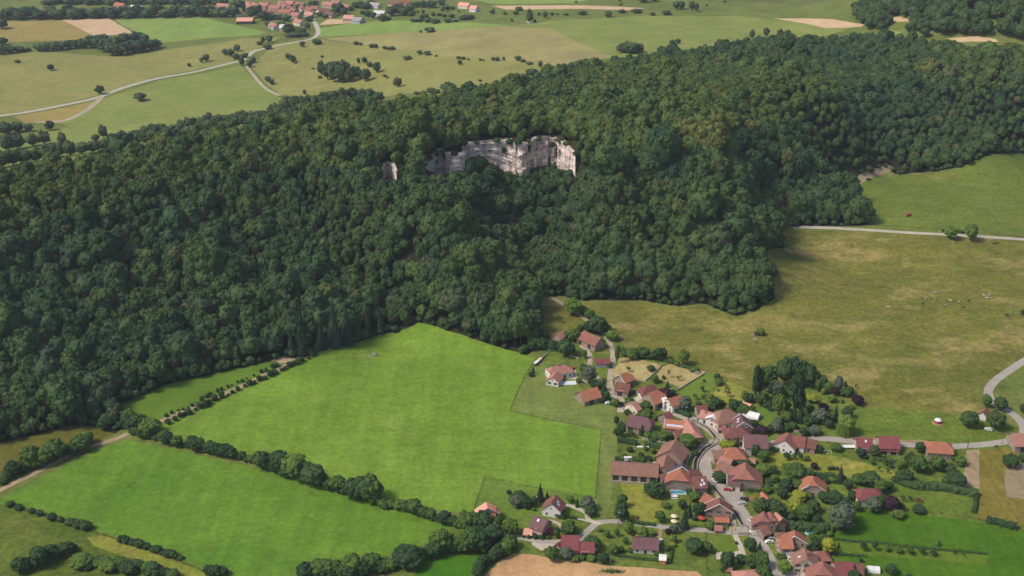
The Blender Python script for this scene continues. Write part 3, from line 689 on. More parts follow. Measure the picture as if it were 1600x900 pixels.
CROWN['poplar']= [lobes_shape(600+i, 40, .17, .045, 40, zlo=.05, core=.3, squash=.45, narrow=lambda z: 1.25).mesh('poplar_crown', LF['d']) for i in range(2)]
CROWN['willow']= [willow_shape(700).mesh('willow_crown', LF['y'])]
CROWN['forest']= [lobes_shape(800+i, 38, .125, .034, 52, zlo=.15, core=.43, squash=.92).mesh('forest_crown', LF['forest']) for i in range(7)]
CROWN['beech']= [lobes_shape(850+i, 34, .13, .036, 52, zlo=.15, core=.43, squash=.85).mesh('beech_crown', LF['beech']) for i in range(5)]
CROWN['far']   = [lobes_shape(900+i, 10, .22, .07, 30, zlo=.02, core=.40, lobe_sub=1).mesh('far_crown', LF['far']) for i in range(4)]
TRUNK = [trunk_shape(i).mesh('trunk_shape', M['bark']) for i in range(3)]
SLIM  = trunk_shape(9, r=.03, top=.5, limbs=3).mesh('slim_trunk_shape', M['bark'])
SPRTR = trunk_shape(11, r=.03, top=.9, limbs=0).mesh('spruce_trunk_shape', M['bark'])
def joined(mesh_c, mesh_t, mat):
    """crown and trunk of a tree too far off to show its parts, as one mesh"""
    me = bpy.data.meshes.new('far_tree')
    vc = [v.co[:] for v in mesh_c.vertices]; vt = [v.co[:] for v in mesh_t.vertices]
    fc = [tuple(p.vertices) for p in mesh_c.polygons]; ft = [tuple(i+len(vc) for i in p.vertices) for p in mesh_t.polygons]
    me.from_pydata(vc+vt, [], fc+ft); me.materials.append(mat); me.materials.append(M['bark'])
    me.polygons.foreach_set('material_index', [0]*len(fc)+[1]*len(ft)); me.update()
    return me
FARTREE = [joined(c, TRUNK[0], LF['far']) for c in CROWN['far']]

NAMES = {'round':'leafy_tree','bush':'bush','fruit':'fruit_tree','sparse':'sapling','spruce':'spruce_tree','poplar':'poplar_tree','willow':'willow_tree','forest':'forest_tree','beech':'beech_tree','far':'distant_tree'}
CATS  = {'round':'tree','bush':'bush','fruit':'tree','sparse':'tree','spruce':'tree','poplar':'tree','willow':'tree','forest':'tree','beech':'tree','far':'tree'}
def plant(kind, x, y, w, h, mat=None, label=None, group=None, d=None, name=None, whole=False):
    z = tz(x, y) - .15
    rz = rng.uniform(0, 6.28)
    sx, sy = w*rng.uniform(.93,1.07), w*rng.uniform(.93,1.07)
    nm = name or NAMES[kind]
    if whole:
        o = bpy.data.objects.new(nm, rng.choice(FARTREE)); COL.objects.link(o)
        o.location = (x,y,z); o.rotation_euler = (0,0,rz); o.scale = (sx,sy,h)
        if mat: o.material_slots[0].link = 'OBJECT'; o.material_slots[0].material = LF[mat]
        return tag(o, label, CATS[kind], group)
    e = bpy.data.objects.new(nm, None); COL.objects.link(e)
    e.location = (x,y,z); e.rotation_euler = (0,0,rz); e.empty_display_size = .5
    tag(e, label, CATS[kind], group)
    c = bpy.data.objects.new('crown', rng.choice(CROWN[kind])); COL.objects.link(c)
    c.parent = e; c.scale = (sx,sy,h)
    if mat: c.material_slots[0].link = 'OBJECT'; c.material_slots[0].material = LF[mat]
    tm = SLIM if kind in ('bush','fruit','sparse') else SPRTR if kind in ('spruce','poplar') else rng.choice(TRUNK)
    k = bpy.data.objects.new('trunk', tm); COL.objects.link(k)
    k.parent = e; tw = w if kind not in ('spruce','poplar') else w*1.6
    k.scale = (tw,tw,h)
    return e

# ------------------------------------------------------------------ the forest
def poly_xy(pts): return [gxy(p) for p in pts]
def scatter(poly, spacing_fn, seed):
    """blue-noise like scatter of tree spots inside a ground outline; spacing depends on place"""
    g = random.Random(seed)
    P = np.array(poly); x0,y0 = P.min(0); x1,y1 = P.max(0)
    out = []; y = y0; row = 0
    cand = []
    while y < y1:
        s = spacing_fn((x0+x1)/2, y)
        x = x0 + (s/2 if row % 2 else 0)
        while x < x1:
            sx = spacing_fn(x, y)
            cand.append((x+g.uniform(-.34,.34)*sx, y+g.uniform(-.34,.34)*sx)); x += sx
        y += s*.87; row += 1
    c = np.array(cand)
    return c[in_poly(c[:,0], c[:,1], poly)]
FOREST_XY = F_XY[0]
cliff_px = [a+b[::-1] for a, b in CLIFF.values()]
def blocks_cliff(x, y, z, h, w):
    for f in (.35, .7, 1.0):
        for s in (-.4, 0, .4):
            px, py, _ = to_px(x+s*w, y, z+h*f)
            if 590 < px < 905 and 205 < py < 285:
                for poly in cliff_px:
                    if in_poly(np.array([px]), np.array([py]), poly)[0]: return True
    return False
def spacing(x, y):
    return 6.3 if y < 720 else 5.6 if y < 960 else 6.3 if y < 1150 else 7.2
pts = scatter(FOREST_XY, spacing, 3)
def density(x, y): return math.sin(x*.031+1)*math.sin(y*.027+.4) + .6*math.sin(x*.083+y*.06) + .4*math.sin(x*.17-y*.13)
ftrees = []
SPRUCE_XY = [gxy(p) for p in [(473,553),(523,541),(543,537),(456,556),(503,545),(595,520),(575,526)]]
KEEP = [r for r in zip(ROADS, R_XY)]
rd = np.full(len(pts), 1e9)
for r, line in KEEP: rd = np.minimum(rd, line_dist(pts[:,0], pts[:,1], line) - r[3]/2)
edge_d = line_dist(pts[:,0], pts[:,1], FOREST_XY + [FOREST_XY[0]])
for (x, y), dr, de in zip(pts, rd, edge_d):
    if dr < 2.5: continue
    z = tz(x, y)
    px, py, d = to_px(x, y, z)
    if px < -160 or px > 1760 or d < 300: continue
    big = rng.gauss(1, .22) * (1 + .16*density(x, y)) * (1.5 if rng.random() < .09 else 1)
    # small trees on the steep thin-soiled slope, big ones in the gully and along the foot
    gx, gy, gd = x-20, y-800, 0
    s = tz(x, y+12) - tz(x, y-12)
    base_w = 6.6 - min(1.4, max(0, s-4)*.16) + (.3 if y > 960 else 0)
    if abs(x-40) < 150 and y < 915: base_w += 1.7
    if y < 720: base_w += 1.7
    if x > 60 and y < 930: base_w += 1.8
    w = max(3.6, base_w*big*1.22); h = w*rng.uniform(1.0, 1.4) + 2.5
    if de < 1.8: continue
    if y > 950: h *= .88
    if any(math.hypot(x-a, y-b) < 7 or (abs(x-a) < 5 and -16 < y-b < 2) for a, b in SPRUCE_XY): continue
    if de < 3.5: w *= .72; h *= .62
    elif de < 9: h *= .9
    if blocks_cliff(x, y, z, h*.95, w): 
        w *= .5; h *= .38
        if blocks_cliff(x, y, z, h*.95, w): continue
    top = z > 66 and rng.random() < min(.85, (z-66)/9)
    ftrees.append((x, y, z, w, h, px, py, d, top))
# understorey shrubs along the wood's edge
line = FOREST_XY + [FOREST_XY[0]]
edge_trees = []
for (ax, ay), (bx, by) in zip(line[:-1], line[1:]):
    L = math.hypot(bx-ax, by-ay)
    for k in range(max(1, int(L/1.5))):
        t_ = (k+rng.random())/max(1, int(L/1.5))
        x, y = ax+(bx-ax)*t_+rng.uniform(-4,4), ay+(by-ay)*t_+rng.uniform(-4,4)
        px, py, d = to_px(x, y, tz(x,y))
        if -120 < px < 1720 and y < 1050 and in_poly(np.array([x]), np.array([y]), FOREST_XY)[0]: 
            w = rng.uniform(2.8, 6.2); edge_trees.append((x, y, tz(x,y), w, w*rng.uniform(.8,1.3), px, py, d))
inview = [t for t in ftrees if -5 < t[5] < 1605 and t[6]-t[4]*FPX/t[7] < 905]
inview.sort(key=lambda t: -(t[3]*t[4])**.5/t[7])
single = [t for t in inview if not t[8]][:290]; sset = set(id(t) for t in single)
def forest_label(t):
    px, py = t[5], t[6]
    if px < 520 and py > 430:
        where = 'in the wood above the left meadows'
    elif px < 780: where = 'on the slope left of the ravine'
    elif px < 960: where = 'in the ravine under the cliff'
    elif px < 1240: where = 'on the slope right of the ravine' if py > 400 else 'high above the ravine'
    else: where = 'beside the straight pale road'
    size = 'very broad' if t[3] > 13 else 'broad' if t[3] > 11.6 else 'medium' if t[3] > 10.4 else 'smallish'
    return where, size
from collections import defaultdict
ORD = ['first','second','third','fourth','fifth','sixth','seventh','eighth','ninth','tenth','eleventh','twelfth','thirteenth','fourteenth','fifteenth','sixteenth','seventeenth','eighteenth','nineteenth']
TENS = ['','','twenty','thirty','forty','fifty','sixty','seventy','eighty','ninety']
TENO = ['','','twentieth','thirtieth','fortieth','fiftieth','sixtieth','seventieth','eightieth','ninetieth']
def ordinal(n):
    if n >= 100: return 'hundred-and-' + ordinal(n-99)
    if n < 20: return ORD[n-1]
    if n % 10 == 0: return TENO[n//10]
    return TENS[n//10] + '-' + ORD[n%10-1]
buckets = defaultdict(list)
for t in single: buckets[forest_label(t)].append(t)
for (where, size), lst in buckets.items():
    lst.sort(key=lambda t: t[5])
    for i, t in enumerate(lst):
        pos_ = 'only' if len(lst) == 1 else ordinal(i+1) + ' from the left of the'
        plant('forest', t[0], t[1], t[3], t[4], None, f'{pos_} {size} trees {where}' if len(lst) > 1 else f'the only {size} leafy tree {where}',
              'single trees of the hillside forest')
def cloud(name, label, trees, protos, kinds=None):
    """one mass of trees: points carrying size, turn and shape number, grown by geometry nodes"""
    me = bpy.data.meshes.new(name)
    me.from_pydata([(t[0],t[1],t[2]-.3) for t in trees], [], [])
    a = me.attributes.new('tree_scale', 'FLOAT_VECTOR', 'POINT'); a.data.foreach_set('vector', np.array([(t[3],t[3]*rng.uniform(.9,1.1),t[4]) for t in trees]).ravel())
    a = me.attributes.new('tree_turn', 'FLOAT_VECTOR', 'POINT'); a.data.foreach_set('vector', np.array([(rng.uniform(-.06,.06),rng.uniform(-.06,.06),rng.uniform(0,6.28)) for t in trees]).ravel())
    a = me.attributes.new('tree_kind', 'INT', 'POINT'); a.data.foreach_set('value', kinds or [rng.randrange(len(protos)) for t in trees])
    o = bpy.data.objects.new(name, me); COL.objects.link(o)
    ng = bpy.data.node_groups.new(name, 'GeometryNodeTree')
    ng.interface.new_socket('Geometry', in_out='INPUT', socket_type='NodeSocketGeometry')
    ng.interface.new_socket('Geometry', in_out='OUTPUT', socket_type='NodeSocketGeometry')
    N = ng.nodes; Lk = ng.links
    gi = N.new('NodeGroupInput'); go = N.new('NodeGroupOutput')
    iop = N.new('GeometryNodeInstanceOnPoints'); j = N.new('GeometryNodeJoinGeometry')
    for p in reversed(protos):
        oi = N.new('GeometryNodeObjectInfo'); oi.inputs['Object'].default_value = p; oi.inputs['As Instance'].default_value = True
        oi.transform_space = 'ORIGINAL'
        Lk.new(oi.outputs['Geometry'], j.inputs[0])
    def attr(nm, ty):
        nd = N.new('GeometryNodeInputNamedAttribute'); nd.data_type = ty; nd.inputs['Name'].default_value = nm
        return nd.outputs['Attribute']
    Lk.new(gi.outputs[0], iop.inputs['Points']); Lk.new(j.outputs[0], iop.inputs['Instance'])
    iop.inputs['Pick Instance'].default_value = True
    Lk.new(attr('tree_kind','INT'), iop.inputs['Instance Index'])
    e2r = N.new('FunctionNodeEulerToRotation'); Lk.new(attr('tree_turn','FLOAT_VECTOR'), e2r.inputs[0])
    Lk.new(e2r.outputs[0], iop.inputs['Rotation']); Lk.new(attr('tree_scale','FLOAT_VECTOR'), iop.inputs['Scale'])
    Lk.new(iop.outputs[0], go.inputs[0])
    md = o.modifiers.new('trees', 'NODES'); md.node_group = ng
    return tag(o, label, 'forest', None, 'stuff')
_fm = {}
for o in COL.objects:
    if o.name.startswith('crown') and o.parent and o.parent.name.startswith('forest_tree'): _fm.setdefault(o.data.name, o)
FPROTO = list(_fm.values())
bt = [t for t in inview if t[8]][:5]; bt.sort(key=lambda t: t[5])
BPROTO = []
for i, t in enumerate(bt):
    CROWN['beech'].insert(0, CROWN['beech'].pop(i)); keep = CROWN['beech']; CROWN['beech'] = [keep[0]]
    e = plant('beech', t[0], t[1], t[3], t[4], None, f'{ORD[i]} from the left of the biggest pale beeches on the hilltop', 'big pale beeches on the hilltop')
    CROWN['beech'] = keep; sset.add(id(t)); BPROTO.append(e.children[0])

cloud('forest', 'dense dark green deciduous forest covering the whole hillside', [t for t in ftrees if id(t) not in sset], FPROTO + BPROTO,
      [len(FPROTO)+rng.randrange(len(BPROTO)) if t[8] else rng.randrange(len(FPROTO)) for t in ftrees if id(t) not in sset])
cloud('undergrowth', 'low shrubs and brambles along the foot of the forest', edge_trees, FPROTO)
# far woods at the top edge: one mass each
def far_wood(name, label, px_poly, w, seed):
    poly = poly_xy(px_poly)
    p = scatter(poly, lambda x, y: w*.72, seed)
    tr = []
    for x, y in p:
        q = rng.gauss(1,.2); tr.append((x, y, tz(x,y), w*q, w*q*rng.uniform(1.0,1.4)))
    cloud(name, label, tr, FPROTO)
far_wood('far_forest', 'far dark forest on the hill at the top right', [(1340,40),(1330,22),(1345,5),(1420,2),(1500,1),(1660,1),(1660,66),(1590,66),(1560,62),(1530,56),(1475,58),(1440,60),(1412,52),(1430,40),(1422,30),(1400,26),(1380,30),(1395,44),(1370,50)], 13, 5)

# ------------------------------------------------------------------ the limestone cliff
t = NT('pale_limestone')
v = t.pos((.10,.10,.85)); v1 = t.pos((1,1,1)); v2 = t.pos((.35,.35,.07))
c = t.ramp(t.noise(v, 1.0, 5, .65), [(.30,(.36,.265,.225)),(.42,(.66,.53,.465)),(.60,(.86,.76,.69)),(.76,(.60,.455,.37))])
c = t.mix(t.ramp(t.noise(v2, 1.0, 4, .6), [(.50,G0),(.68,G1)]), c, (.30,.215,.20))
c = t.mix(t.ramp(t.noise(v1, .12, 4, .7), [(.60,G0),(.72,G1)]), c, (.085,.10,.05))
t.base(c); t.bump(t.noise(t.pos((.25,.25,1)), .9, 5, .7), .9, 1.2); M['rock'] = t.m
def cliff_mesh(key, label):
    top, foot = CLIFF[key]
    T_ = catmull(top, 14); B_ = catmull(foot, 14)
    g = np.random.default_rng(len(top)); nv = 22
    V, F = [], []
    n = len(T_)
    joint = 0.0; nxt = 0.0; blk = np.zeros(nv+1); rim = 0.0
    for i, ((tx, ty), (bx, by)) in enumerate(zip(T_, B_)):
        X, Y, d = at_z(tx, ty, RIM_Z[key])
        h = (by-ty)/(FPX/d*.95) + 7
        if X > nxt:                                      # vertical joints: each block of rock stands forward or back on its own
            nxt = X + g.uniform(1.6, 5.0); joint = g.uniform(-1.7, 1.9); rim = g.uniform(-1.8, .6)
            blk = np.repeat(g.uniform(-1.5, 1.6, 8), 3)[:nv+1]
        edge = min(1.0, i/5, (n-1-i)/5)
        for k in range(nv+1):
            f = k/nv
            bed = .7*(1 if math.sin(k*1.25+1.5*math.sin(X*.07)) > 0 else -1) + .4*math.sin(k*2.9+1)
            but = .8*math.sin(X*.13+.7) + .9*math.sin(X*.47+k*.15)
            out = 3.6 + edge*(joint + but*.5 + bed*.5 + blk[k]) + g.uniform(-.3,.3) + 2.6*f*f
            V.append((X + g.uniform(-.25,.25), Y - max(2.3, out), RIM_Z[key] + rim*edge*(1-f) - h*f - (1-edge)*2.0*(1-f) + g.uniform(-.22,.22)))
        V.append((X, Y+4, RIM_Z[key]-.2))
    m = nv+2
    for i in range(n-1):
        a = i*m; b = (i+1)*m
        for k in range(nv): F.append((a+k, a+k+1, b+k+1, b+k))
        F.append((a+m-1, a, b, b+m-1))
    for i in (0, n-1):
        a = i*m; f = [a+k for k in range(nv+1)] + [a+m-1]; F.append(f if i else f[::-1])
    o = mesh_obj('cliff', V, F, M['rock'])
    tag(o, label, 'cliff', None, 'structure')
cliff_mesh('main', 'long pale limestone cliff with vertical stains above the wooded ravine')
cliff_mesh('middle', 'shorter slanting pale cliff left of the main rock wall')
cliff_mesh('west', 'small isolated pale rock face in the forest')
# scrub clinging to the ledges of the cliff
for tx, ty, zz, w, lb in [(765,244,57,7,'dark bush clinging to the cliff gap'),(758,238,66,6,'upper dark bush on the cliff gap'),(788,231,72,5,'small bush on a high cliff ledge'),
                          (818,226,75,8,'bush crowning the notch of the cliff'),(700,240,76,6,'bush on top of the middle cliff'),(733,246,62,7,'bush at the foot of the left cliff part'),(850,264,55,6,'bush at the foot of the right cliff face'),(782,262,55,7,'bush before the lowest cliff step'),(862,223,77,4,'tiny bush high on the right cliff face')]:
    X, Y, d = at_z(tx, ty, zz)
    e = plant('bush', X, Y-8.0, w*1.5, w*1.35, 'd', lb); e.location.z = zz - w*.6

_rim = sorted([(672,242,79),(682,236,79),(694,234,79),(711,237,79),(727,219,80),(745,217,80),(776,215,80),(796,215,80),(809,219,80),(824,217,80),(842,210,80),(871,212,80),(884,218,80),(897,229,79)])
for i, (tx, ty, zz) in enumerate(_rim):
    X, Y, d = at_z(tx, ty, zz); w_ = rng.uniform(4.5, 8); q_ = CLIFF_LINE['middle' if tx < 722 else 'main']; Y = float(np.interp(X, q_[:,0], q_[:,1]))
    e = plant('bush', X, Y-rng.uniform(3,4.5), w_, w_*.75, rng.choice('dg'), f'{ordinal(i+1)} bush from the left overhanging the cliff rim', 'bushes on the cliff rim'); e.location.z = 80.0 - w_*rng.uniform(.15,.4)
_ft = sorted([(670,262,58),(684,270,57),(716,260,58),(745,250,62),(763,252,60),(795,268,55),(808,268,55),(834,262,56),(866,260,56),(886,262,56)])
for i, (tx, ty, zz) in enumerate(_ft):
    X, Y, d = at_z(tx, ty, zz); w_ = rng.uniform(5, 8)
    e = plant('bush', X, Y-rng.uniform(6,10), w_, w_*1.0, rng.choice('dg'), f'{ordinal(i+1)} bush from the left hiding the cliff foot', 'bushes at the cliff foot'); e.location.z = zz - w_*.55
# ------------------------------------------------------------------ trees and bushes one can tell apart
# (x, y of the foot, width, height in photo pixels, kind, leaf colour)
KIND = {'r':'round','b':'bush','f':'fruit','x':'sparse','c':'spruce','p':'poplar','w':'willow'}
WORD = {'round':'tree','bush':'bush','fruit':'fruit tree','sparse':'sapling','spruce':'conifer','poplar':'poplar','willow':'willow'}
HUE = {'g':'mid green','d':'dark green','l':'light green','y':'yellow green','s':'grey green','u':'dark purple','c':'dark','rust':'rusty'}
ZONES = {
 'by the upper farm track barns': [
  (884,556,27,27,'r','d'),(845,543,24,17,'b','d'),(863,544,22,13,'b','d'),(850,532,16,18,'r','d'),(832,545,18,16,'b','d'),(896,533,20,22,'r','g'),(887,531,14,15,'r','d'),(906,521,11,14,'r','d'),(933,520,30,28,'r','d'),(918,519,16,18,'r','d'),
  (956,531,19,16,'b','l'),(948,519,14,14,'b','g'),(895,491,28,26,'r','l'),(921,498,18,15,'r','g'),(912,490,13,13,'r','l'),(873,504,9,12,'x','g'),(964,567,7,26,'r','g'),(977,556,15,12,'b','g'),(988,561,18,18,'b','g'),(970,547,12,9,'b','l'),
  (920,599,23,29,'r','s'),(911,585,12,17,'r','g'),(913,560,8,14,'r','g'),(943,610,11,18,'c','c'),(935,608,12,13,'r','d'),(928,606,11,11,'b','d'),(833,583,6,11,'c','d'),(830,588,9,8,'b','d'),(952,575,6,8,'b','g'),(905,598,9,9,'b','g')],
 'near the hay plots': [
  (944,618,11,20,'c','c'),(947,624,12,14,'r','d'),(961,635,13,13,'r','g'),(983,633,14,13,'b','g'),(971,634,8,7,'b','d'),(940,629,9,8,'b','d'),(955,632,7,6,'b','d'),(1022,598,15,13,'f','g'),(1043,605,7,11,'c','d'),
  (1040,618,19,13,'r','u'),(1032,617,10,10,'r','u'),(1052,618,8,10,'r','d'),(1061,594,8,9,'x','g'),(1045,590,5,14,'x','g'),(982,581,8,10,'x','g'),(1070,642,19,24,'r','s'),(1010,636,18,9,'b','g'),(1000,638,9,7,'b','g'),
  (1006,652,18,11,'b','g'),(1012,646,12,9,'b','g'),(1024,657,9,9,'b','g'),(963,664,8,14,'r','d'),(980,648,11,9,'b','d'),(1026,640,8,6,'b','g'),(995,655,8,9,'b','g'),(1037,592,6,6,'b','g'),(1017,579,14,9,'b','d'),(1028,563,15,20,'r','d'),(1021,562,11,14,'r','d'),(1036,561,12,18,'r','d'),(1068,570,18,24,'r','g'),
  (1002,556,26,9,'b','g'),(1014,560,12,8,'b','d'),(1048,566,12,7,'b','g'),(1058,571,10,8,'b','g'),(1085,580,14,8,'b','g')],
 'in the poplar orchard': [
  (1120,592,10,9,'r','d'),(1123,601,13,11,'b','g'),(1097,612,7,9,'f','d'),(1100,597,4,5,'b','d'),(1100,628,8,14,'x','g'),(1086,625,7,11,'x','g'),(1091,634,9,8,'b','g'),(1134,608,9,9,'x','g'),(1137,620,10,13,'x','g'),(1122,611,4,4,'b','d'),(1118,637,17,17,'r','d'),(1107,642,13,13,'r','d'),
  (1146,643,15,19,'r','d'),(1155,639,11,14,'r','d'),(1163,628,11,18,'r','g'),(1171,628,13,14,'b','d'),(1179,629,8,52,'p','d'),(1186,628,7,47,'p','d'),(1201,614,15,38,'p','g'),(1194,613,11,24,'r','g'),(1196,623,11,11,'r','y'),(1211,623,21,30,'r','s'),(1189,634,18,20,'r','d'),(1198,637,13,12,'b','d'),(1160,645,24,13,'b','g'),(1172,645,16,11,'b','g'),
  (1141,628,6,6,'b','g'),(1112,624,9,8,'b','g'),(1128,632,10,8,'b','g')],
 'in the grove behind the tunnel': [
  (1225,602,28,42,'r','d'),(1238,602,26,44,'r','d'),(1250,603,24,38,'r','d'),(1262,604,26,36,'r','d'),(1273,606,16,26,'r','d'),(1241,652,16,64,'p','d'),(1250,652,9,36,'p','d'),(1204,641,9,24,'c','d'),(1216,649,19,32,'r','g'),(1228,644,14,20,'r','g'),(1228,660,18,18,'r','g'),(1251,660,13,30,'c','c'),(1241,660,11,22,'c','c'),
  (1214,674,15,22,'r','s'),(1220,670,10,17,'r','u'),(1238,671,15,13,'b','g'),(1206,674,14,13,'b','d'),(1262,668,18,20,'r','d'),(1273,662,14,14,'r','g'),(1283,607,17,22,'r','d'),(1293,614,18,18,'r','g'),(1278,612,11,19,'r','g'),(1309,614,13,26,'r','s'),(1321,604,8,10,'c','d'),(1306,618,10,12,'r','u'),(1321,618,19,14,'r','d'),(1329,615,9,11,'b','d'),
  (1299,628,14,13,'r','l'),(1268,628,19,13,'r','y'),(1286,616,7,10,'b','y'),(1339,632,19,16,'r','u'),(1286,642,15,13,'r','u'),(1279,661,26,25,'r','s'),(1268,650,12,13,'r','d'),(1305,658,10,25,'c','c'),(1299,660,10,14,'r','d'),(1323,652,16,18,'r','d'),(1320,678,28,30,'w','l'),(1287,664,8,11,'r','y'),(1294,668,14,14,'r','d'),(1317,630,5,8,'c','d'),(1337,607,5,8,'x','g'),(1272,679,18,16,'r','s'),(1255,681,13,14,'r','d'),
  (1330,638,10,6,'b','g'),(1248,617,9,9,'b','g'),(1231,617,12,10,'b','g'),(1262,637,14,8,'b','g'),(1219,632,12,12,'b','g'),(1264,679,9,8,'b','g')],
 'in the walled gardens': [
  (970,682,14,23,'r','d'),(962,680,9,12,'r','d'),(1003,680,9,17,'c','c'),(985,684,9,14,'x','g'),(991,684,8,9,'x','g'),(1012,684,14,11,'b','g'),(1025,684,16,11,'b','g'),(1035,688,18,15,'b','g'),(1045,686,12,11,'b','g'),(1020,690,12,8,'b','d'),(1074,701,25,25,'r','g'),(1064,687,11,11,'b','y'),(1090,698,9,13,'b','g'),(1086,712,12,9,'r','d'),(984,706,10,9,'b','d'),(1001,714,9,9,'b','d'),(1000,722,17,10,'b','g'),
  (1012,720,13,9,'b','d'),(1014,726,10,5,'b','g'),(975,713,8,6,'b','g'),(1020,708,10,10,'b','g'),(1008,703,8,7,'b','g'),(1032,716,9,8,'b','d'),(990,719,9,7,'b','g'),(1024,720,8,7,'b','g'),(1030,697,10,7,'b','g'),(1050,694,10,7,'b','g')],
 'among the central farm roofs': [
  (1136,699,22,13,'b','y'),(1152,698,7,17,'c','c'),(1180,714,11,20,'r','d'),(1193,720,19,18,'r','g'),(1191,741,23,18,'r','g'),(1206,740,18,14,'r','d'),(1163,730,24,9,'b','d'),(1125,750,25,15,'r','d'),(1190,679,19,15,'r','u'),(1201,676,11,11,'r','d'),(1178,666,12,11,'b','d'),(1213,675,17,18,'r','s'),(1228,674,13,12,'b','g'),(1084,782,18,15,'r','g'),(1093,806,21,22,'r','d'),(1066,794,13,14,'r','d'),
  (1077,808,11,23,'c','c'),(1069,826,17,32,'c','c'),(1085,813,8,9,'b','d'),(1109,826,17,14,'b','g'),(1078,771,12,8,'b','d'),(1150,725,12,8,'b','g'),(1186,704,10,8,'b','g'),(1120,818,7,8,'b','g'),(1188,752,14,9,'b','g'),(1199,757,16,9,'b','d'),(1210,752,12,12,'b','g'),(1196,768,20,8,'b','g'),(1178,763,13,9,'b','g'),(1214,764,13,10,'b','g'),
  (1137,814,6,7,'b','g'),(1100,788,7,14,'c','c'),(1119,660,9,7,'b','d'),(1109,654,12,8,'b','d'),(1094,658,9,6,'b','d'),(1129,655,8,8,'b','g')],
 'in the yellow meadow gardens': [
  (1224,705,9,13,'r','d'),(1213,704,12,9,'b','g'),(1237,705,15,10,'b','d'),(1229,718,12,12,'f','d'),(1240,718,7,10,'f','g'),(1250,720,8,12,'f','d'),(1260,720,8,9,'f','g'),(1243,750,34,28,'r','g'),(1231,737,14,14,'r','g'),(1262,748,16,18,'r','g'),(1272,733,12,11,'r','u'),(1312,754,14,26,'c','g'),(1296,734,6,6,'b','d'),(1301,734,6,6,'b','d'),(1308,734,6,6,'b','d'),(1281,708,11,13,'r','d'),(1307,703,18,8,'b','g'),
  (1343,714,14,15,'r','d'),(1351,716,9,7,'b','d'),(1365,713,14,17,'r','d'),(1362,726,9,10,'f','g'),(1382,728,8,11,'f','g'),(1392,731,7,7,'b','d'),(1372,738,7,11,'x','g'),(1386,740,6,9,'x','d'),(1380,716,6,7,'f','g'),(1405,733,12,14,'r','l'),(1434,738,26,27,'r','g'),(1421,726,16,20,'r','d'),(1436,707,14,17,'r','d'),(1463,735,24,26,'r','g'),(1412,752,26,20,'r','d'),(1492,760,30,25,'r','d'),(1478,758,14,15,'r','g'),
  (1483,738,19,15,'r','d'),(1500,726,19,15,'b','g'),(1489,718,12,10,'b','g'),(1435,800,21,12,'b','d'),(1403,808,22,11,'f','g'),(1410,783,8,11,'x','g'),(1421,783,7,9,'x','d'),(1434,784,12,8,'x','rust'),(1363,799,24,24,'r','s'),(1375,795,13,22,'r','d'),(1392,799,24,25,'r','u'),(1407,798,12,13,'r','d'),(1330,782,12,16,'r','d'),(1376,770,21,22,'r','g'),(1358,757,28,22,'r','d'),(1340,757,20,18,'r','g'),(1324,764,16,16,'r','d'),(1388,766,14,15,'r','d'),
  (1338,798,14,16,'r','g'),(1318,752,9,10,'b','g'),(1226,730,9,7,'b','g'),(1398,752,10,9,'b','d'),(1300,752,14,9,'b','g'),(1290,755,10,9,'b','d')],
 'in the garden thicket': [
  (1312,828,42,44,'r','s'),(1325,815,20,26,'r','s'),(1257,810,28,24,'r','g'),(1242,799,24,24,'r','y'),(1248,782,22,18,'r','y'),(1270,800,20,20,'r','d'),(1288,783,20,16,'r','d'),(1303,788,24,22,'r','d'),(1322,795,16,18,'r','d'),(1213,808,26,28,'r','d'),(1190,804,20,26,'r','d'),(1203,801,22,24,'r','d'),(1180,800,15,22,'r','g'),(1222,778,16,16,'r','d'),(1228,765,20,18,'r','d'),(1181,783,12,14,'b','y'),(1236,812,16,14,'b','d'),
  (1275,815,16,14,'b','d'),(1246,764,20,16,'r','g'),(1263,778,14,10,'b','g')],
 'at the street bottom': [
  (1225,896,21,22,'r','l'),(1222,872,17,9,'b','d'),(1206,835,13,9,'b','l'),(1273,863,17,22,'r','d'),(1293,864,22,24,'r','y'),(1334,912,22,22,'r','d'),(1392,896,18,16,'r','d'),(1418,910,17,14,'r','d'),(1172,860,19,20,'r','d'),(1186,865,13,18,'c','g'),(1187,886,25,26,'r','g'),(1174,888,18,22,'r','d'),(1192,908,24,26,'r','g'),(1180,912,18,18,'r','d'),(1137,887,23,26,'r','d'),(1128,894,11,14,'r','g'),(1158,877,19,9,'b','d'),
  (1310,856,5,9,'c','d'),(1268,842,12,10,'b','g'),(1285,845,14,12,'b','g'),(1276,833,12,9,'b','g'),(1296,837,10,8,'b','g'),(1345,878,6,7,'b','d'),(1250,838,10,8,'b','g'),(1150,850,5,5,'b','g')],
 'along the orchard strip': [(1349,860,11,13,'f','d'),(1366,860,10,14,'f','d'),(1385,861,11,10,'f','g'),(1403,864,12,11,'f','g'),(1421,866,11,11,'f','d'),(1439,866,10,12,'f','d'),(1457,868,11,11,'f','d'),(1491,866,5,6,'x','d'),(1506,870,5,7,'x','d'),(1467,853,6,9,'c','d')],
 'around the white bungalow': [
  (1022,775,30,24,'b','d'),(972,792,15,20,'r','g'),(971,814,21,26,'r','d'),(966,795,9,12,'r','g'),(1039,793,13,10,'b','g'),(1031,815,16,18,'r','g'),(918,796,22,22,'r','s'),(922,806,17,16,'r','d'),(902,792,7,14,'c','c'),(997,817,5,12,'x','rust'),(981,834,15,20,'r','l'),(1004,840,18,18,'r','l'),(948,840,10,13,'r','g'),(964,838,7,12,'r','g'),(1044,836,11,11,'r','u'),(1053,833,14,16,'r','s'),(1051,847,13,13,'r','l'),
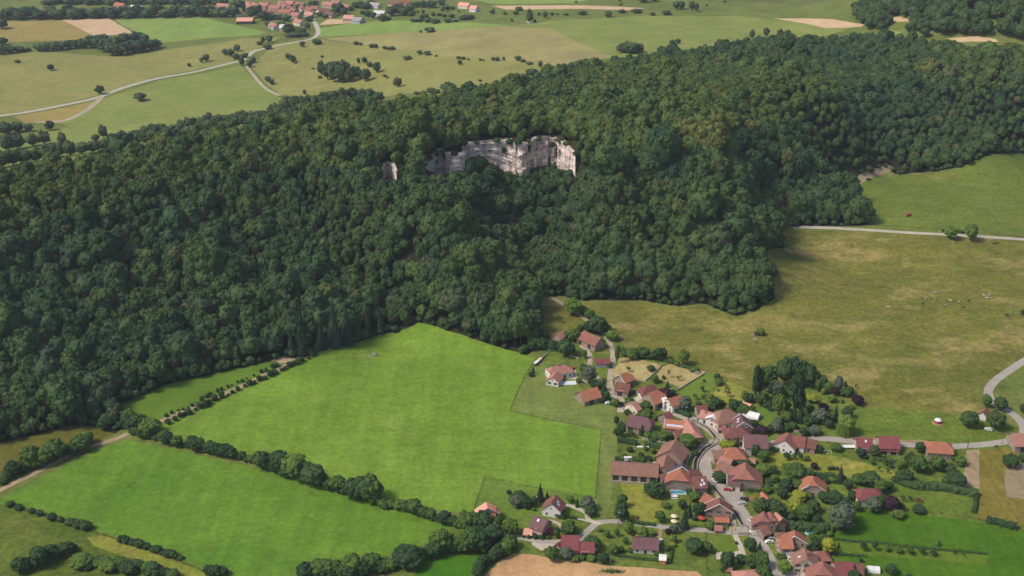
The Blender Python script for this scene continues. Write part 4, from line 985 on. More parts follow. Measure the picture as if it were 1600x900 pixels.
  (1051,854,9,8,'b','y'),(1084,864,29,25,'r','d'),(1103,862,19,17,'r','d'),(977,850,10,11,'r','g'),(1028,868,11,9,'b','g'),(1014,842,9,8,'b','g'),(988,836,9,7,'b','g'),(1022,836,7,7,'b','g'),(958,866,16,17,'r','g'),(925,858,26,22,'r','d'),(942,880,19,18,'r','d'),(924,875,16,10,'b','g'),(862,876,21,23,'r','g'),(884,874,19,20,'r','s'),(898,876,15,10,'b','g'),(909,873,12,8,'b','g'),(970,862,10,10,'b','g'),(985,862,10,8,'b','g'),(1043,860,10,9,'b','g'),(1013,862,8,7,'b','g'),(938,830,8,6,'b','g')],
 'by the paddock houses': [
  (806,790,22,18,'b','s'),(822,792,20,18,'b','d'),(834,791,12,16,'r','d'),(795,774,9,9,'f','d'),(812,780,18,15,'b','d'),(844,783,14,27,'c','c'),(855,778,7,11,'c','d'),(891,785,11,12,'r','g'),(798,835,23,25,'r','g'),(778,817,14,12,'b','g'),(790,820,9,8,'b','y'),(889,835,27,22,'r','g'),(877,807,18,9,'b','d'),(870,841,10,17,'r','d'),(818,839,7,6,'b','d'),(826,840,9,7,'b','d'),(836,841,9,7,'b','d'),(846,841,11,8,'b','d'),(856,842,7,6,'b','g'),(834,798,6,6,'b','g')],
 'by the right-hand road bend': [(1513,667,26,26,'r','d'),(1554,670,25,29,'r','d'),(1562,641,21,21,'r','d'),(1540,636,15,20,'r','g'),(1597,645,10,14,'r','d'),(1556,703,5,9,'x','d'),(1577,729,23,21,'r','d'),(1600,722,18,14,'r','d')],
 'in the dry pasture right of the forest': [(1188,524,12,12,'r','g'),(1182,523,7,6,'b','d'),(1485,374,20,22,'r','l'),(1516,376,20,26,'r','g'),(1476,363,8,6,'b','d'),(1502,364,8,5,'b','d'),(1573,498,6,9,'x','d'),(1598,492,8,8,'r','d')],
 'in the shrubby hedge on the left meadow track': [],
}
def spot(px, py): return ground(min(max(px,-60),1680), py)
def plant_px(px, py, wp, hp, kind, mat, label, group=None):
    x, y, z, d = spot(px, py)
    s = FPX/d
    dp = dep(px, py)
    w = wp/s*(1.12 if kind != 'p' else 1.35)
    h = max(w*.5, (hp - wp*.38*math.sin(dp))/(s*math.cos(dp))*1.14) if kind not in ('p','c') else hp/(s*math.cos(dp))*(1.25 if kind == 'p' else 1.05)
    return plant(KIND[kind], x, y, w, h, mat if not (kind == 'c' and mat == 'd') else 'c', label, group)
def size_word(hp, kind):
    if kind in 'bf': return 'small' if hp < 8 else 'low' if hp < 13 else 'large'
    return 'small' if hp < 12 else 'middling' if hp < 20 else 'big' if hp < 30 else 'towering'
for zone, lst in ZONES.items():
    b = defaultdict(list)
    for t_ in lst: b[(size_word(t_[3], t_[4]), t_[5] if not (t_[4]=='c') else 'c', t_[4])].append(t_)
    for (sz, mt, kd), items in b.items():
        items.sort(key=lambda q: q[0])
        for i, q in enumerate(items):
            core = f'{sz} {HUE[mt]} {WORD[KIND[kd]]}'
            lb = f'{core} {zone}' if len(items) == 1 else f'{ordinal(i+1)} {core} from the left {zone}'
            plant_px(q[0], q[1], q[2], q[3], kd, mt, lb)
# ---- hedgerows: every tree and bush in them a plant of its own
# (zone, pixel line, mean spacing px, width px, height px, spread px, colours)
RUNS = [
 ('in the upper hedgerow between the bright meadows', [(206,676),(250,690),(300,702),(345,712),(395,722)], 8.0, 15, 14, 3, 'ddg'),
 ('in the lower hedgerow between the bright meadows', [(404,730),(440,740),(480,754),(520,768),(560,780),(590,788)], 9, 22, 21, 4, 'ddg'),
 ('at the narrow end of the meadow hedgerow', [(598,792),(630,799),(670,810),(715,824)], 7.5, 16, 13, 3, 'dgg'),
 ('in the copse between lower meadow and wheat', [(668,875),(690,868),(712,864),(735,864),(752,860),(768,846),(745,838),(728,838)], 9, 26, 24, 7, 'dgg'),
 ('in the bottom hedge of the lower meadow', [(470,905),(520,902),(560,898),(600,890),(635,884),(655,880)], 8.5, 22, 17, 5, 'dgg'),
 ('curving round the ripe wheat field', [(742,908),(750,893),(762,882),(775,874),(790,864),(800,855)], 8, 17, 16, 3, 'dg'),
 ('along the fence of the lower left pasture', [(185,845),(205,851),(225,857),(245,862),(262,868),(285,876)], 11, 13, 9, 2, 'd'),
 ('on the near fence corner of the lower meadow', [(8,787),(34,797),(95,815),(125,824),(138,828)], 22, 12, 8, 1, 'd'),
 ('in the left track hedge by the ochre field', [(2,758),(20,748),(40,736),(60,728),(80,722),(100,712),(120,706),(140,696)], 9, 20, 17, 6, 'dg'),
 ('in the short hedge above the left track', [(196,662),(206,668),(220,672),(238,678)], 8, 25, 22, 5, 'dg'),
 ('in the lower left corner thicket', [(30,895),(48,888),(65,882),(85,874),(105,866),(115,858)], 11, 17, 15, 4, 'd'),
 ('in the scrub at the bottom left edge', [(125,892),(150,885),(175,890),(200,893),(228,897),(258,900),(275,902)], 9, 19, 12, 8, 'dg'),
 ('along the upper side of the left track', [(258,652),(290,639),(330,619),(365,602),(400,587),(435,572)], 13, 5.5, 5.5, 2, 'd'),
 ('along the lower side of the left track', [(262,662),(300,645),(330,630),(370,612),(400,598),(440,580),(500,552)], 13, 7, 6.5, 2, 'd'),
 ('at the shadowed tip of the lower meadow', [(325,898),(335,900),(350,903)], 10, 18, 14, 3, 'd'),
]
for zone, line, sp, wp, hp, spread, cols in RUNS:
    C_ = catmull(line, 8); L = [0]
    for a, b in zip(C_[:-1], C_[1:]): L.append(L[-1]+math.hypot(b[0]-a[0], b[1]-a[1]))
    items = []
    s_ = rng.uniform(0, sp*.6)
    while s_ < L[-1]:
        i = max(k for k in range(len(L)) if L[k] <= s_); i = min(i, len(C_)-2)
        f = (s_-L[i])/max(1e-6, L[i+1]-L[i]); q = max(.42, rng.gauss(1, .36))
        items.append((C_[i][0]+(C_[i+1][0]-C_[i][0])*f, C_[i][1]+(C_[i+1][1]-C_[i][1])*f + rng.uniform(-spread, spread*.4), wp*q, hp*q*rng.uniform(.85,1.25), rng.choice(cols)))
        s_ += sp*.72*rng.uniform(.6,1.4)
    items.sort(key=lambda q: q[0])
    for i, q in enumerate(items):
        bush = q[3] < 15
        plant_px(q[0], q[1], q[2], q[3], 'b' if bush else 'r', q[4], f'{ordinal(i+1)} {"bush" if bush else "tree"} from the left {zone}', 'hedge plants '+zone)
# tall spruces at the forest edge
for i, (px, py, wp, hp, lb) in enumerate([(473,553,26,66,'tallest pale-tipped spruce at the forest edge beside the bare clearing'),(523,541,26,68,'dark spruce where the dirt track meets the forest'),(543,537,24,58,'spruce standing right of the track end at the wood'),
        (456,556,16,40,'shorter spruce left of the tall one by the clearing'),(503,545,18,48,'spruce between the two tall ones at the track end'),(595,520,12,44,'slim conifer at the meadow corner of the forest'),(575,526,14,46,'conifer above the rocks in the bright meadow')]):
    plant_px(px, py, wp, hp, 'c', 'c', lb)
# ---- far trees, too small to show parts
FAR = {
 'on the far pastures at the upper left': [(156,147,14,15),(220,157,17,14),(79,110,11,11),(323,96,11,13),(315,98,7,9),(296,104,6,6),(352,86,10,10),(360,88,12,13),(371,80,11,12),(378,103,9,16),(390,105,10,11),(368,92,12,9),(383,90,12,8),(396,98,10,9),(28,98,9,5),(418,77,14,9),(421,67,10,14),(411,67,8,10),(405,70,10,6)],
 'scattered over the far tan pasture': [(472,73,10,9),(495,69,17,8),(450,92,10,9),(457,97,11,11),(462,99,6,4),(569,98,9,10),(560,99,6,9),(578,104,10,7),(589,113,13,17),(622,136,14,16),(601,120,7,4),(605,122,5,3),(503,90,5,4),(489,108,6,3),(500,122,8,4),(425,132,10,9),(418,127,10,8),(674,144,15,8),(650,148,8,6)],
 'in the dark copse on the far tan pasture': [(502,117,12,22),(512,124,18,28),(522,128,22,34),(534,129,24,34),(545,128,18,26),(540,120,18,26),(556,120,16,18),(563,122,12,14),(572,126,16,20)],
 'along the thin bush line on the far pasture': [(556,70,9,6),(564,71,5,5),(580,75,8,7),(587,75,8,7),(601,77,7,6),(607,78,7,6),(613,78,9,6),(656,85,9,7),(668,86,12,7),(682,89,4,4),(716,92,9,5),(724,93,8,5),(732,94,5,3),(718,101,8,9),(750,95,4,5),(755,95,5,3),(770,95,6,7),(777,95,9,7),(787,95,4,7),(809,95,10,9),(817,97,10,5),(827,101,11,5),(844,105,8,10),(636,93,14,4)],
 'along the far edge of the hillside forest': [(985,83,30,18),(973,82,18,14),(996,82,20,15),(830,117,20,10),(864,110,10,6),(700,143,26,15),(682,146,12,7),(722,144,9,8),(740,143,9,8),(762,145,15,10),(750,128,5,5),(752,134,4,4),(1060,68,8,8),(1050,70,10,8),(793,127,16,9),(808,123,14,8),(778,137,14,9)],
 'between the far fields at the top': [(827,36,12,22),(852,28,9,12),(950,27,11,10),(1057,15,11,15),(1065,15,10,14),(1081,16,9,15),(1088,18,7,15),(1175,60,9,14),(1197,58,9,17),(811,17,12,6),(806,23,8,5),(842,24,6,5),(862,24,7,5),(871,24,4,4),(885,24,8,4),(910,23,15,5),(972,20,12,4),(995,20,15,5),(1020,24,9,5),(1041,23,15,5),(988,18,6,4),(836,35,5,5),(800,34,4,5),(1005,3,18,5),(1022,2,14,5),(970,8,6,3),(968,2,5,3),(900,4,6,3),(1132,4,6,4),(1104,9,5,3),(1218,60,9,15)],
 'in the bushy patch right of the far village': [(672,50,17,7),(657,51,5,4),(655,34,12,6),(668,35,14,8),(680,36,16,6),(664,31,14,10),(646,34,12,5),(700,35,14,6),(712,34,9,4),(722,31,12,6),(730,31,16,9),(738,30,10,7),(694,27,9,6),(706,28,10,7),(677,25,8,6),(686,25,9,5),(691,18,5,5),(698,15,14,5),(707,15,8,6),(769,21,10,5),(789,23,7,5),(806,23,8,6),(811,16,12,6),(771,17,4,4),(700,19,5,2),(717,19,4,3),(661,20,6,5),(653,21,4,5),(643,25,13,8)],
 'around the far village houses': [(365,26,22,20),(350,27,18,16),(338,27,20,18),(392,28,16,22),(403,26,17,22),(412,31,20,18),(424,30,18,12),(437,30,16,10),(447,33,16,14),(450,53,20,20),(462,50,11,10),(472,53,16,14),(481,46,8,14),(484,33,14,10),(420,40,16,10),(430,45,16,9),(440,40,14,9),(455,44,10,9),(452,58,17,9),(463,58,18,10),(475,57,14,9),(440,22,12,10),(466,15,13,11),(488,12,14,14),(500,25,13,9),(508,28,12,8),(492,8,14,9),(520,25,15,13),(530,22,18,22),(538,24,12,16),(548,17,12,9),(560,12,20,12),(572,14,18,12),(580,9,16,12),(575,26,12,14),(583,28,10,12),(598,33,14,14),(612,25,20,20),(622,20,22,18),(632,24,20,18),(640,18,18,14),(650,11,14,12),(662,11,14,13),(675,12,18,16),(690,8,14,12),(584,12,9,7),(566,22,8,7),(372,11,20,14),(330,23,16,14),(382,21,6,24),(412,7,9,6),(452,18,9,7),(348,17,14,9),(475,24,11,8),(607,31,11,7)],
 'in the dark strip wood beside the ochre field': [(62,80,12,14),(72,80,14,14),(84,79,14,15),(96,78,14,15),(108,76,14,14),(120,75,14,14),(132,75,14,16),(144,74,16,18),(155,76,18,22),(166,80,18,22),(176,86,18,20),(188,86,18,20),(200,83,18,20),(212,82,18,20),(224,80,18,20),(236,78,16,18),(245,75,12,14),(180,74,16,18),(195,70,16,18),(212,68,16,18),(226,68,14,16),(218,58,10,8),(162,66,14,14),(30,81,14,9),(16,83,14,12),(4,84,14,14),(42,80,10,7),(5,70,12,12),(3,45,14,17)],
 'in the long tree belt at the top left': [(i*9.5+3, 31-(i%3)*1.5-i*.14, 15+(i*7)%5, 13+(i*5)%7) for i in range(36)],
 'in the upper tree belt at the top left': [(i*11+75, 8-(i%3)*1.0, 13, 9+(i*5)%4) for i in range(26)],
 'in the hidden valley wood behind the hill': [(5,262,24,30),(22,258,24,28),(40,255,22,24),(58,252,22,22),(75,250,24,28),(92,245,22,26),(110,243,22,24),(128,241,22,22),(146,238,22,20),(164,234,18,18),(180,228,18,16),(12,236,22,28),(30,232,22,24),(52,228,20,20),(70,225,18,22),(79,203,14,17),(98,226,14,20),(10,210,20,20),(28,206,20,16),(45,205,14,12),(150,222,12,14),(162,215,14,20),(175,220,14,14)],
 'in the valley wood edge behind the hill': [(x, int(226-(x-210)*.172)+((x//13)%4), 20, 18+(x//7)%7) for x in range(206,600,11)],
 'in the valley tree line behind the hill': [(215,213,18,12),(228,210,16,14),(240,208,18,15),(252,206,16,14),(262,208,18,12),(285,205,18,18),(298,202,20,20),(312,199,18,18),(326,196,20,20),(340,196,20,20),(354,194,18,16),(270,215,16,12),(245,218,16,10),(378,186,20,14),(392,186,18,14),(405,184,16,12),(430,178,18,18),(445,174,20,20),(460,172,20,22),(475,170,20,22),(490,167,20,20),(505,165,20,22),(520,161,20,22),(535,158,20,22),(550,154,18,18),(565,152,16,14),(577,150,14,12),(446,158,12,10),(460,160,14,12),(512,152,12,10),(476,148,6,9)],
}
for zone, lst in FAR.items():
    for i, (px, py, wp, hp) in enumerate(sorted(lst)):
        x, y, z, d = spot(px, max(py, .5)); s = FPX/d
        plant('far', x, y, wp/s*(1.45 if 'belt' in zone or 'strip wood' in zone else 1.1), (.8 if 'village houses' in zone else 1.0)*max(hp/(s*.96)*.95, wp/s*.45), None, f'{ordinal(i+1)} tree or bush from the left {zone}', 'far trees '+zone, whole=True)

# ------------------------------------------------------------------ building materials
def tiles(name, c1, c2, c3, weather=.45):
    t = NT(name)
    v = t.pos(obj=True)
    col = t.ramp(t.noise(v, .35, 4, .65), [(.32, c1), (.60, c2)])
    oi = t.add('ShaderNodeObjectInfo')
    col = t.mix(t.ramp(t.noise(v, 1.6, 4, .7), [(.50, G0), (.80, (weather,)*3)]), col, c3)
    col = t.mix(1.0, col, t.ramp(oi.outputs['Random'], [(0,(.84,.84,.86)),(1,(1.12,1.1,1.06))]), 'MULTIPLY')
    w = t.add('ShaderNodeTexWave', wave_type='BANDS', bands_direction='X'); w.inputs['Scale'].default_value = .55; w.inputs['Distortion'].default_value = 1.5; w.inputs['Detail'].default_value = 2
    t.l.new(v, w.inputs['Vector'])
    col = t.mix(.5, col, t.mix(1.0, col, t.ramp(w.outputs['Fac'], [(.2,(.72,)*3),(.8,(1.2,)*3)]), 'MULTIPLY'))
    t.base(col)
    t.bump(t.noise(t.pos((3,1,1), obj=True), 1.5, 2), .5, .08)
    t.b.inputs['Roughness'].default_value = .85
    return t.m
def plaster(name, c, c2=None, fine=.25):
    t = NT(name); v = t.pos(obj=True)
    c2 = c2 or tuple(x*.8 for x in c)
    col = t.ramp(t.noise(v, .5, 5, .65), [(.35, c2), (.62, c)])
    st = t.ramp(t.noise(v, 2.2, 4, .7), [(.3,(1-fine,)*3), (.7,(1+fine*.5,)*3)])
    t.base(t.mix(1.0, col, st, 'MULTIPLY')); t.bump(t.noise(v, 3, 3), .3, .05)
    return t.m
RM = {
 'red':    tiles('weathered_red_tiles', (.235,.100,.076), (.295,.130,.102), (.17,.10,.085), .6),
 'orange': tiles('new_orange_tiles', (.33,.125,.075), (.39,.158,.098), (.235,.115,.085), .55),
 'pink':   tiles('faded_pink_tiles', (.36,.165,.125), (.43,.21,.165), (.26,.145,.13)),
 'salmon': tiles('light_salmon_tiles', (.62,.30,.22), (.68,.35,.27), (.5,.25,.2), .25),
 'brown':  tiles('old_brown_tiles', (.22,.115,.085), (.29,.155,.115), (.16,.10,.085)),
 'dark':   tiles('dark_brown_red_tiles', (.165,.065,.055), (.22,.092,.075), (.12,.065,.062)),
 'purple': tiles('purple_brown_tiles', (.135,.072,.075), (.175,.095,.098), (.11,.07,.07), .3),
 'wine':   tiles('wine_red_sheet', (.185,.055,.060), (.225,.072,.075), (.15,.06,.065), .3),
 'slate':  tiles('dark_slate', (.075,.065,.080), (.105,.09,.105), (.09,.075,.08), .3),
 'grey':   tiles('grey_sheet', (.33,.31,.32), (.40,.37,.37), (.3,.27,.26), .3),
 'white':  tiles('white_membrane', (.72,.69,.66), (.78,.75,.72), (.6,.56,.52), .2),
}
WM = {
 'stone':  plaster('old_stone_wall', (.36,.28,.22), (.25,.195,.155), .35),
 'pinkst': plaster('pinkish_stone_wall', (.42,.31,.26), (.31,.22,.185), .35),
 'beige':  plaster('beige_render', (.50,.40,.31), (.42,.33,.25)),
 'cream':  plaster('cream_render', (.74,.65,.50), (.66,.57,.44), .15),
 'white':  plaster('white_render', (.76,.73,.69), (.68,.65,.61), .12),
 'greyw':  plaster('grey_render', (.44,.44,.46), (.37,.37,.39), .15),
 'wood':   plaster('dark_boarding', (.10,.060,.050), (.07,.042,.038), .3),
 'orange': plaster('orange_render', (.58,.24,.10), (.50,.2,.085), .15),
}
def plain(name, c, rough=.6, spec=.3, metal=0.0):
    t = NT(name); t.base(c); t.b.inputs['Roughness'].default_value = rough; t.b.inputs['Specular IOR Level'].default_value = spec
    t.b.inputs['Metallic'].default_value = metal
    return t.m
M['pane'] = plain('dark_window_glass', (.03,.032,.038), .15, .5)
M['frame'] = plain('pale_window_frame', (.55,.50,.44), .7)
M['shutter'] = plain('dark_painted_shutter', (.10,.065,.055), .7)
M['door'] = plain('dark_door_and_bay_shade', (.055,.042,.038), .8)
M['board'] = plain('white_bargeboard', (.74,.69,.64), .7)
M['chim'] = plaster('chimney_brick', (.36,.20,.15), (.27,.16,.125))
M['solar'] = plain('solar_glass', (.03,.035,.06), .2, .6)
M['skyl'] = plain('skylight_glass', (.62,.66,.72), .15, .6)

def box(S, x0, x1, y0, y1, z0, z1):
    S.add([(x0,y0,z0),(x1,y0,z0),(x1,y1,z0),(x0,y1,z0),(x0,y0,z1),(x1,y0,z1),(x1,y1,z1),(x0,y1,z1)],
          [(3,2,1,0),(4,5,6,7),(0,1,5,4),(1,2,6,5),(2,3,7,6),(3,0,4,7)])
def shape_mesh(name, fn, mats):
    S = Shape(); mi = fn(S); me = S.mesh(name, mats[0])
    for m in mats[1:]: me.materials.append(m)
    if mi: me.polygons.foreach_set('material_index', mi)
    return me
def _win(w, h, shut):
    def fn(S):
        f = .09
        box(S,-w/2,w/2,-.02,.10,-h/2,-h/2+f); box(S,-w/2,w/2,-.02,.10,h/2-f,h/2)
        box(S,-w/2,-w/2+f,-.02,.10,-h/2+f,h/2-f); box(S,w/2-f,w/2,-.02,.10,-h/2+f,h/2-f)
        box(S,-w/2+f,w/2-f,-.02,.04,-h/2+f,h/2-f)
        n = 24; mi = [0]*n + [1]*6
        if shut:
            box(S,-w*.98,-w/2-.01,-.02,.07,-h/2,h/2); box(S,w/2+.01,w*.98,-.02,.07,-h/2,h/2); mi += [2]*12
        return mi
    return fn
WIN = {k: shape_mesh('window_shape', _win(w, h, s), [M['frame'], M['pane'], M['shutter']]) for k, (w,h,s) in
       {'plain':(1.15,1.45,0),'shut':(1.15,1.5,1),'small':(.8,.9,0),'wide':(2.2,1.5,0)}.items()}
DOOR = {k: shape_mesh('door_shape', lambda S, w=w, h=h: (box(S,-w/2-.15,w/2+.15,-.02,.07,h,h+.2), box(S,-w/2-.15,-w/2,-.02,.07,0,h), box(S,w/2,w/2+.15,-.02,.07,0,h), box(S,-w/2,w/2,-.02,.04,0,h)) and [0]*18+[1]*6, [M['frame'], M['door']]) for k,(w,h) in {'house':(1.2,2.2),'barn':(3.2,3.4),'garage':(2.6,2.3)}.items()}
def _chim(S): box(S,-.45,.45,-.35,.35,-1.2,1.1); box(S,-.55,.55,-.45,.45,1.1,1.25)
CHIM = shape_mesh('chimney_shape', _chim, [M['chim']])
SKYL = shape_mesh('skylight_shape', lambda S: box(S,-.5,.5,-.7,.7,0,.12), [M['skyl']])

def sub(name, me, parent, loc, rz=0.0, rot=None, sc=None):
    o = bpy.data.objects.new(name, me); COL.objects.link(o); o.parent = parent
    o.location = loc; o.rotation_euler = rot if rot else (0,0,rz)
    if sc: o.scale = sc
    return o
def roof_faces(L, W, e, r, ha, hb, oh=.55):
    """two slopes and full or half hips, as one closed slab; ridge along x"""
    sl = (r-e)/(W/2); Wy = W/2+oh; ze = e - sl*oh
    ia, ib = ha*W/2, hb*W/2
    R0 = (-L/2-(oh if ha==0 else 0)+ia, 0, r); R1 = (L/2+(oh if hb==0 else 0)-ib, 0, r)
    def end(sx, k):
        x = sx*(L/2+oh); return [(x, s*(k*Wy), r-k*(r-ze)) for s in (1,-1)]
    V = []; F = []
    def idx(p):
        for i, q in enumerate(V):
            if abs(q[0]-p[0])+abs(q[1]-p[1])+abs(q[2]-p[2]) < 1e-4: return i
        V.append(p); return len(V)-1
    A = end(-1, ha); B = end(1, hb)
    for s, q in ((1,0),(-1,1)):
        loop = [(-L/2-oh, s*Wy, ze), (L/2+oh, s*Wy, ze)]
        if hb < 1: loop.append(B[q])
        loop.append(R1); loop.append(R0)
        if ha < 1: loop.append(A[q])
        ids = []
        for p in loop:
            i = idx(p)
            if i not in ids: ids.append(i)
        F.append(ids if s < 0 else ids[::-1])
    if ha > 0: F.append([idx(A[0]), idx(A[1]), idx(R0)])
    if hb > 0: F.append([idx(B[1]), idx(B[0]), idx(R1)])
    n = len(V); T = .22
    # orient upwards
    out = []
    for f in F:
        a, b, c = (Vector(V[f[0]]), Vector(V[f[1]]), Vector(V[f[2]]))
        nz = sum((Vector(V[f[i]]).x*Vector(V[f[(i+1)%len(f)]]).y - Vector(V[f[(i+1)%len(f)]]).x*Vector(V[f[i]]).y) for i in range(len(f)))
        out.append(f if nz > 0 else f[::-1])
    F = out
    V2_ = V + [(x,y,z-T) for x,y,z in V]
    ed = {}
    for f in F:
        for a, b in zip(f, f[1:]+f[:1]): ed[(a,b)] = 1
    G = [list(f) for f in F] + [[i+n for i in f[::-1]] for f in F]
    for (a,b) in ed:
        if (b,a) not in ed: G.append([b, a, a+n, b+n])
    return V2_, G
def body_faces(L, W, e, r, ha, hb):
    V = []; F = []
    x0, x1, y0, y1 = -L/2, L/2, -W/2, W/2
    V = [(x0,y0,-2),(x1,y0,-2),(x1,y1,-2),(x0,y1,-2),(x0,y0,e),(x1,y0,e),(x1,y1,e),(x0,y1,e)]
    F = [(0,1,5,4),(2,3,7,6),(3,2,1,0)]
    d = .2
    def gable(x, k, lo_a, lo_b, up_a, up_b, flip):
        i = len(V)
        V.extend([(x, W/2*k, r-k*(r-e)-d), (x, -W/2*k, r-k*(r-e)-d)])
        f = [lo_a, lo_b, up_b, i+1, i, up_a] if k > 0 else [lo_a, lo_b, up_b, i, up_a]
        if k >= .999: f = [lo_a, lo_b, up_b, up_a]
        F.append(f[::-1] if flip else f)
    gable(x1, hb, 2, 1, 5, 6, True) if False else None
    # end at +x : verts 1,2 (low) 5,6 (up); end at -x : 0,3 / 4,7
    def endwall(x, k, lm, lp, um, up, sgn):
        if k >= .999: f = [lm, lp, up, um]
        else:
            i = len(V)
            zk = r-k*(r-e)-d
            if k > 0:
                V.extend([(x, W/2*k, zk), (x, -W/2*k, zk)]); f = [lm, lp, up, i, i+1, um]
            else:
                V.append((x, 0, zk)); f = [lm, lp, up, i, um]
        F.append(f if sgn > 0 else f[::-1])
    endwall(x1, hb, 1, 2, 5, 6, 1); endwall(x0, ha, 0, 3, 4, 7, -1)
    return V, F
CAMV = Vector((0,0,CAM_H))
def building(name, label, cat, wings, group=None):
    """wings: dicts with the ridge's two ends in photo pixels and W, e (eaves), r (ridge) in metres"""
    root = None
    for wi, w in enumerate(wings):
        (ax, ay), (bx, by) = w['r0'], w['r1']
        W, e, r = w.get('W',9), w.get('e',4), w.get('r',7.5)
        ha, hb = w.get('ha',0), w.get('hb',0)
        mx, my = (ax+bx)/2, (ay+by)/2
        zg = spot(mx, my+ (r*2.6))[2]
        for _ in range(4):
            X, Y, _d = at_z(mx, my, zg+r); zg = tz(X, Y)
        A = Vector(at_z(ax, ay, zg+r)[:2]); B = Vector(at_z(bx, by, zg+r)[:2])
        d = B-A; L = max(d.length, 3) + (ha+hb)*W/2
        ang = math.atan2(d.y, d.x)
        u = d.normalized(); A2 = A - u*ha*W/2; B2 = B + u*hb*W/2; c = (A2+B2)/2
        lo = min(tz(c.x+dx*L/2*u.x, c.y+dx*L/2*u.y) for dx in (-1,0,1))
        zg = min(zg, lo+.6)
        if root is None:
            root = bpy.data.objects.new(name, None); COL.objects.link(root); root.location = (c.x, c.y, zg)
            tag(root, label, cat, group)
            o0 = root.location.copy()
        loc = Vector((c.x, c.y, zg)) - o0
        wall = mesh_obj('wall', *body_faces(L, W, e, r, ha, hb), WM[w.get('wall','beige')], root)
        wall.location = loc; wall.rotation_euler = (0,0,ang)
        roof = mesh_obj('roof', *roof_faces(L, W, e, r, ha, hb, w.get('oh',.55)), RM[w.get('roof','red')], root)
        roof.location = loc + Vector((0,0,.02*wi)); roof.rotation_euler = (0,0,ang)
        M4 = Matrix.Translation(loc) @ Matrix.Rotation(ang, 4, 'Z')
        pitch = math.atan2(r-e, W/2)
        for (cx, cs) in w.get('ch', []):                 # chimneys: position along the ridge -1..1, side offset
            sub('chimney', CHIM, roof, (cx*L/2, cs*W/2, r-abs(cs)*(r-e)))
        for (cx, side, q) in w.get('sky', []):
            sub('skylight', SKYL, roof, (cx*L/2, side*q*W/2, r-q*(r-e)+.02), rot=(-side*pitch,0,0))
        if w.get('rake'):                                # pale boards along the gable edges
            S = Shape()
            for sx in ((-1,1) if w['rake'] == 2 else (w['rake'],) if w['rake'] in (-1,1) else (-1,1)):
                k = ha if sx < 0 else hb
                if k >= 1: continue
                oh = w.get('oh',.55); sl = (r-e)/(W/2); Wy = W/2+oh
                x0 = sx*(L/2+oh) ; x1 = x0 + sx*.22
                for s in (1,-1):
                    ya, za = s*k*Wy, r-k*(r-e+sl*oh); yb, zb = s*Wy, e-sl*oh
                    P = [(x0,ya,za-.3),(x0,yb,zb-.3),(x0,yb,zb+.14),(x0,ya,za+.14)]
                    S.add(P+[(x1,y,z) for _,y,z in P], [(0,1,2,3),(7,6,5,4),(0,4,5,1),(1,5,6,2),(2,6,7,3),(3,7,4,0)])
            if S.n:
                o = bpy.data.objects.new('bargeboard', S.mesh('bargeboard', M['board'])); COL.objects.link(o); o.parent = root; o.location = loc; o.rotation_euler = (0,0,ang)
        code = w.get('w', 'h')
        if code:
            Mw = Matrix.Rotation(ang, 3, 'Z')
            for nx, ny, ln, off in ((1,0,W,L/2),(-1,0,W,L/2),(0,1,L,W/2),(0,-1,L,W/2)):
                nrm = Mw @ Vector((nx,ny,0))
                tocam = (CAMV - Vector((c.x,c.y,zg))); tocam.z = 0
                if nrm.dot(tocam.normalized()) < .12: continue
                rz = ang + math.atan2(ny, nx) - math.pi/2
                tx, ty = -ny, nx
                def put(nm, me, along, z):
                    sub(nm, me, root, loc + (Mw @ Vector((nx*(off+.012)+tx*along, ny*(off+.012)+ty*along, 0))) + Vector((0,0,z)), rz)
                if code in ('h','s'):
                    n = max(1, int((ln-1.2)/3.0)); fl = 2 if e >= 4.6 else 1
                    for f in range(fl):
                        for i in range(n):
                            a = (i-(n-1)/2)*(ln/n)
                            if f == 0 and i == n//2 and nx == 0: put('door', DOOR['house'], a, .1)
                            else: put('window', WIN['shut' if code == 's' else 'plain'], a, 1.55+2.7*f)
                    if nx != 0 and r-e > 2.6 and (ha if nx < 0 else hb) < .7: put('window', WIN['small'], 0, e+.55)
                elif code == 'b':
                    if nx == 0:
                        n = max(1, int(ln/6.5))
                        for i in range(n):
                            a = (i-(n-1)/2)*(ln/n)
                            put('door', DOOR['barn'], a-.8, .05); put('window', WIN['small'], a+2.1, min(e-.7,2.6))
                    else:
                        put('window', WIN['small'], W*.2, min(e-.6,2.4)); put('window', WIN['small'], -W*.2, min(e-.6,2.4))
                        if r-e > 2.6: put('window', WIN['small'], 0, e+.5)
                elif code == 'g':
                    put('door', DOOR['garage'], 0, .05)
                elif code == 'o':                       # open-fronted shed: dark panels painted as the shade inside its open bays
                    if nx == 0:
                        n = max(2, int(ln/4))
                        for i in range(n): put('door', DOOR['barn'], (i-(n-1)/2)*(ln/n), .05)
    return root
def W_(r0, r1, W=9, e=4, r=7.5, roof='red', wall='beige', **k):
    return dict(r0=r0, r1=r1, W=W, e=e, r=r, roof=roof, wall=wall, **k)

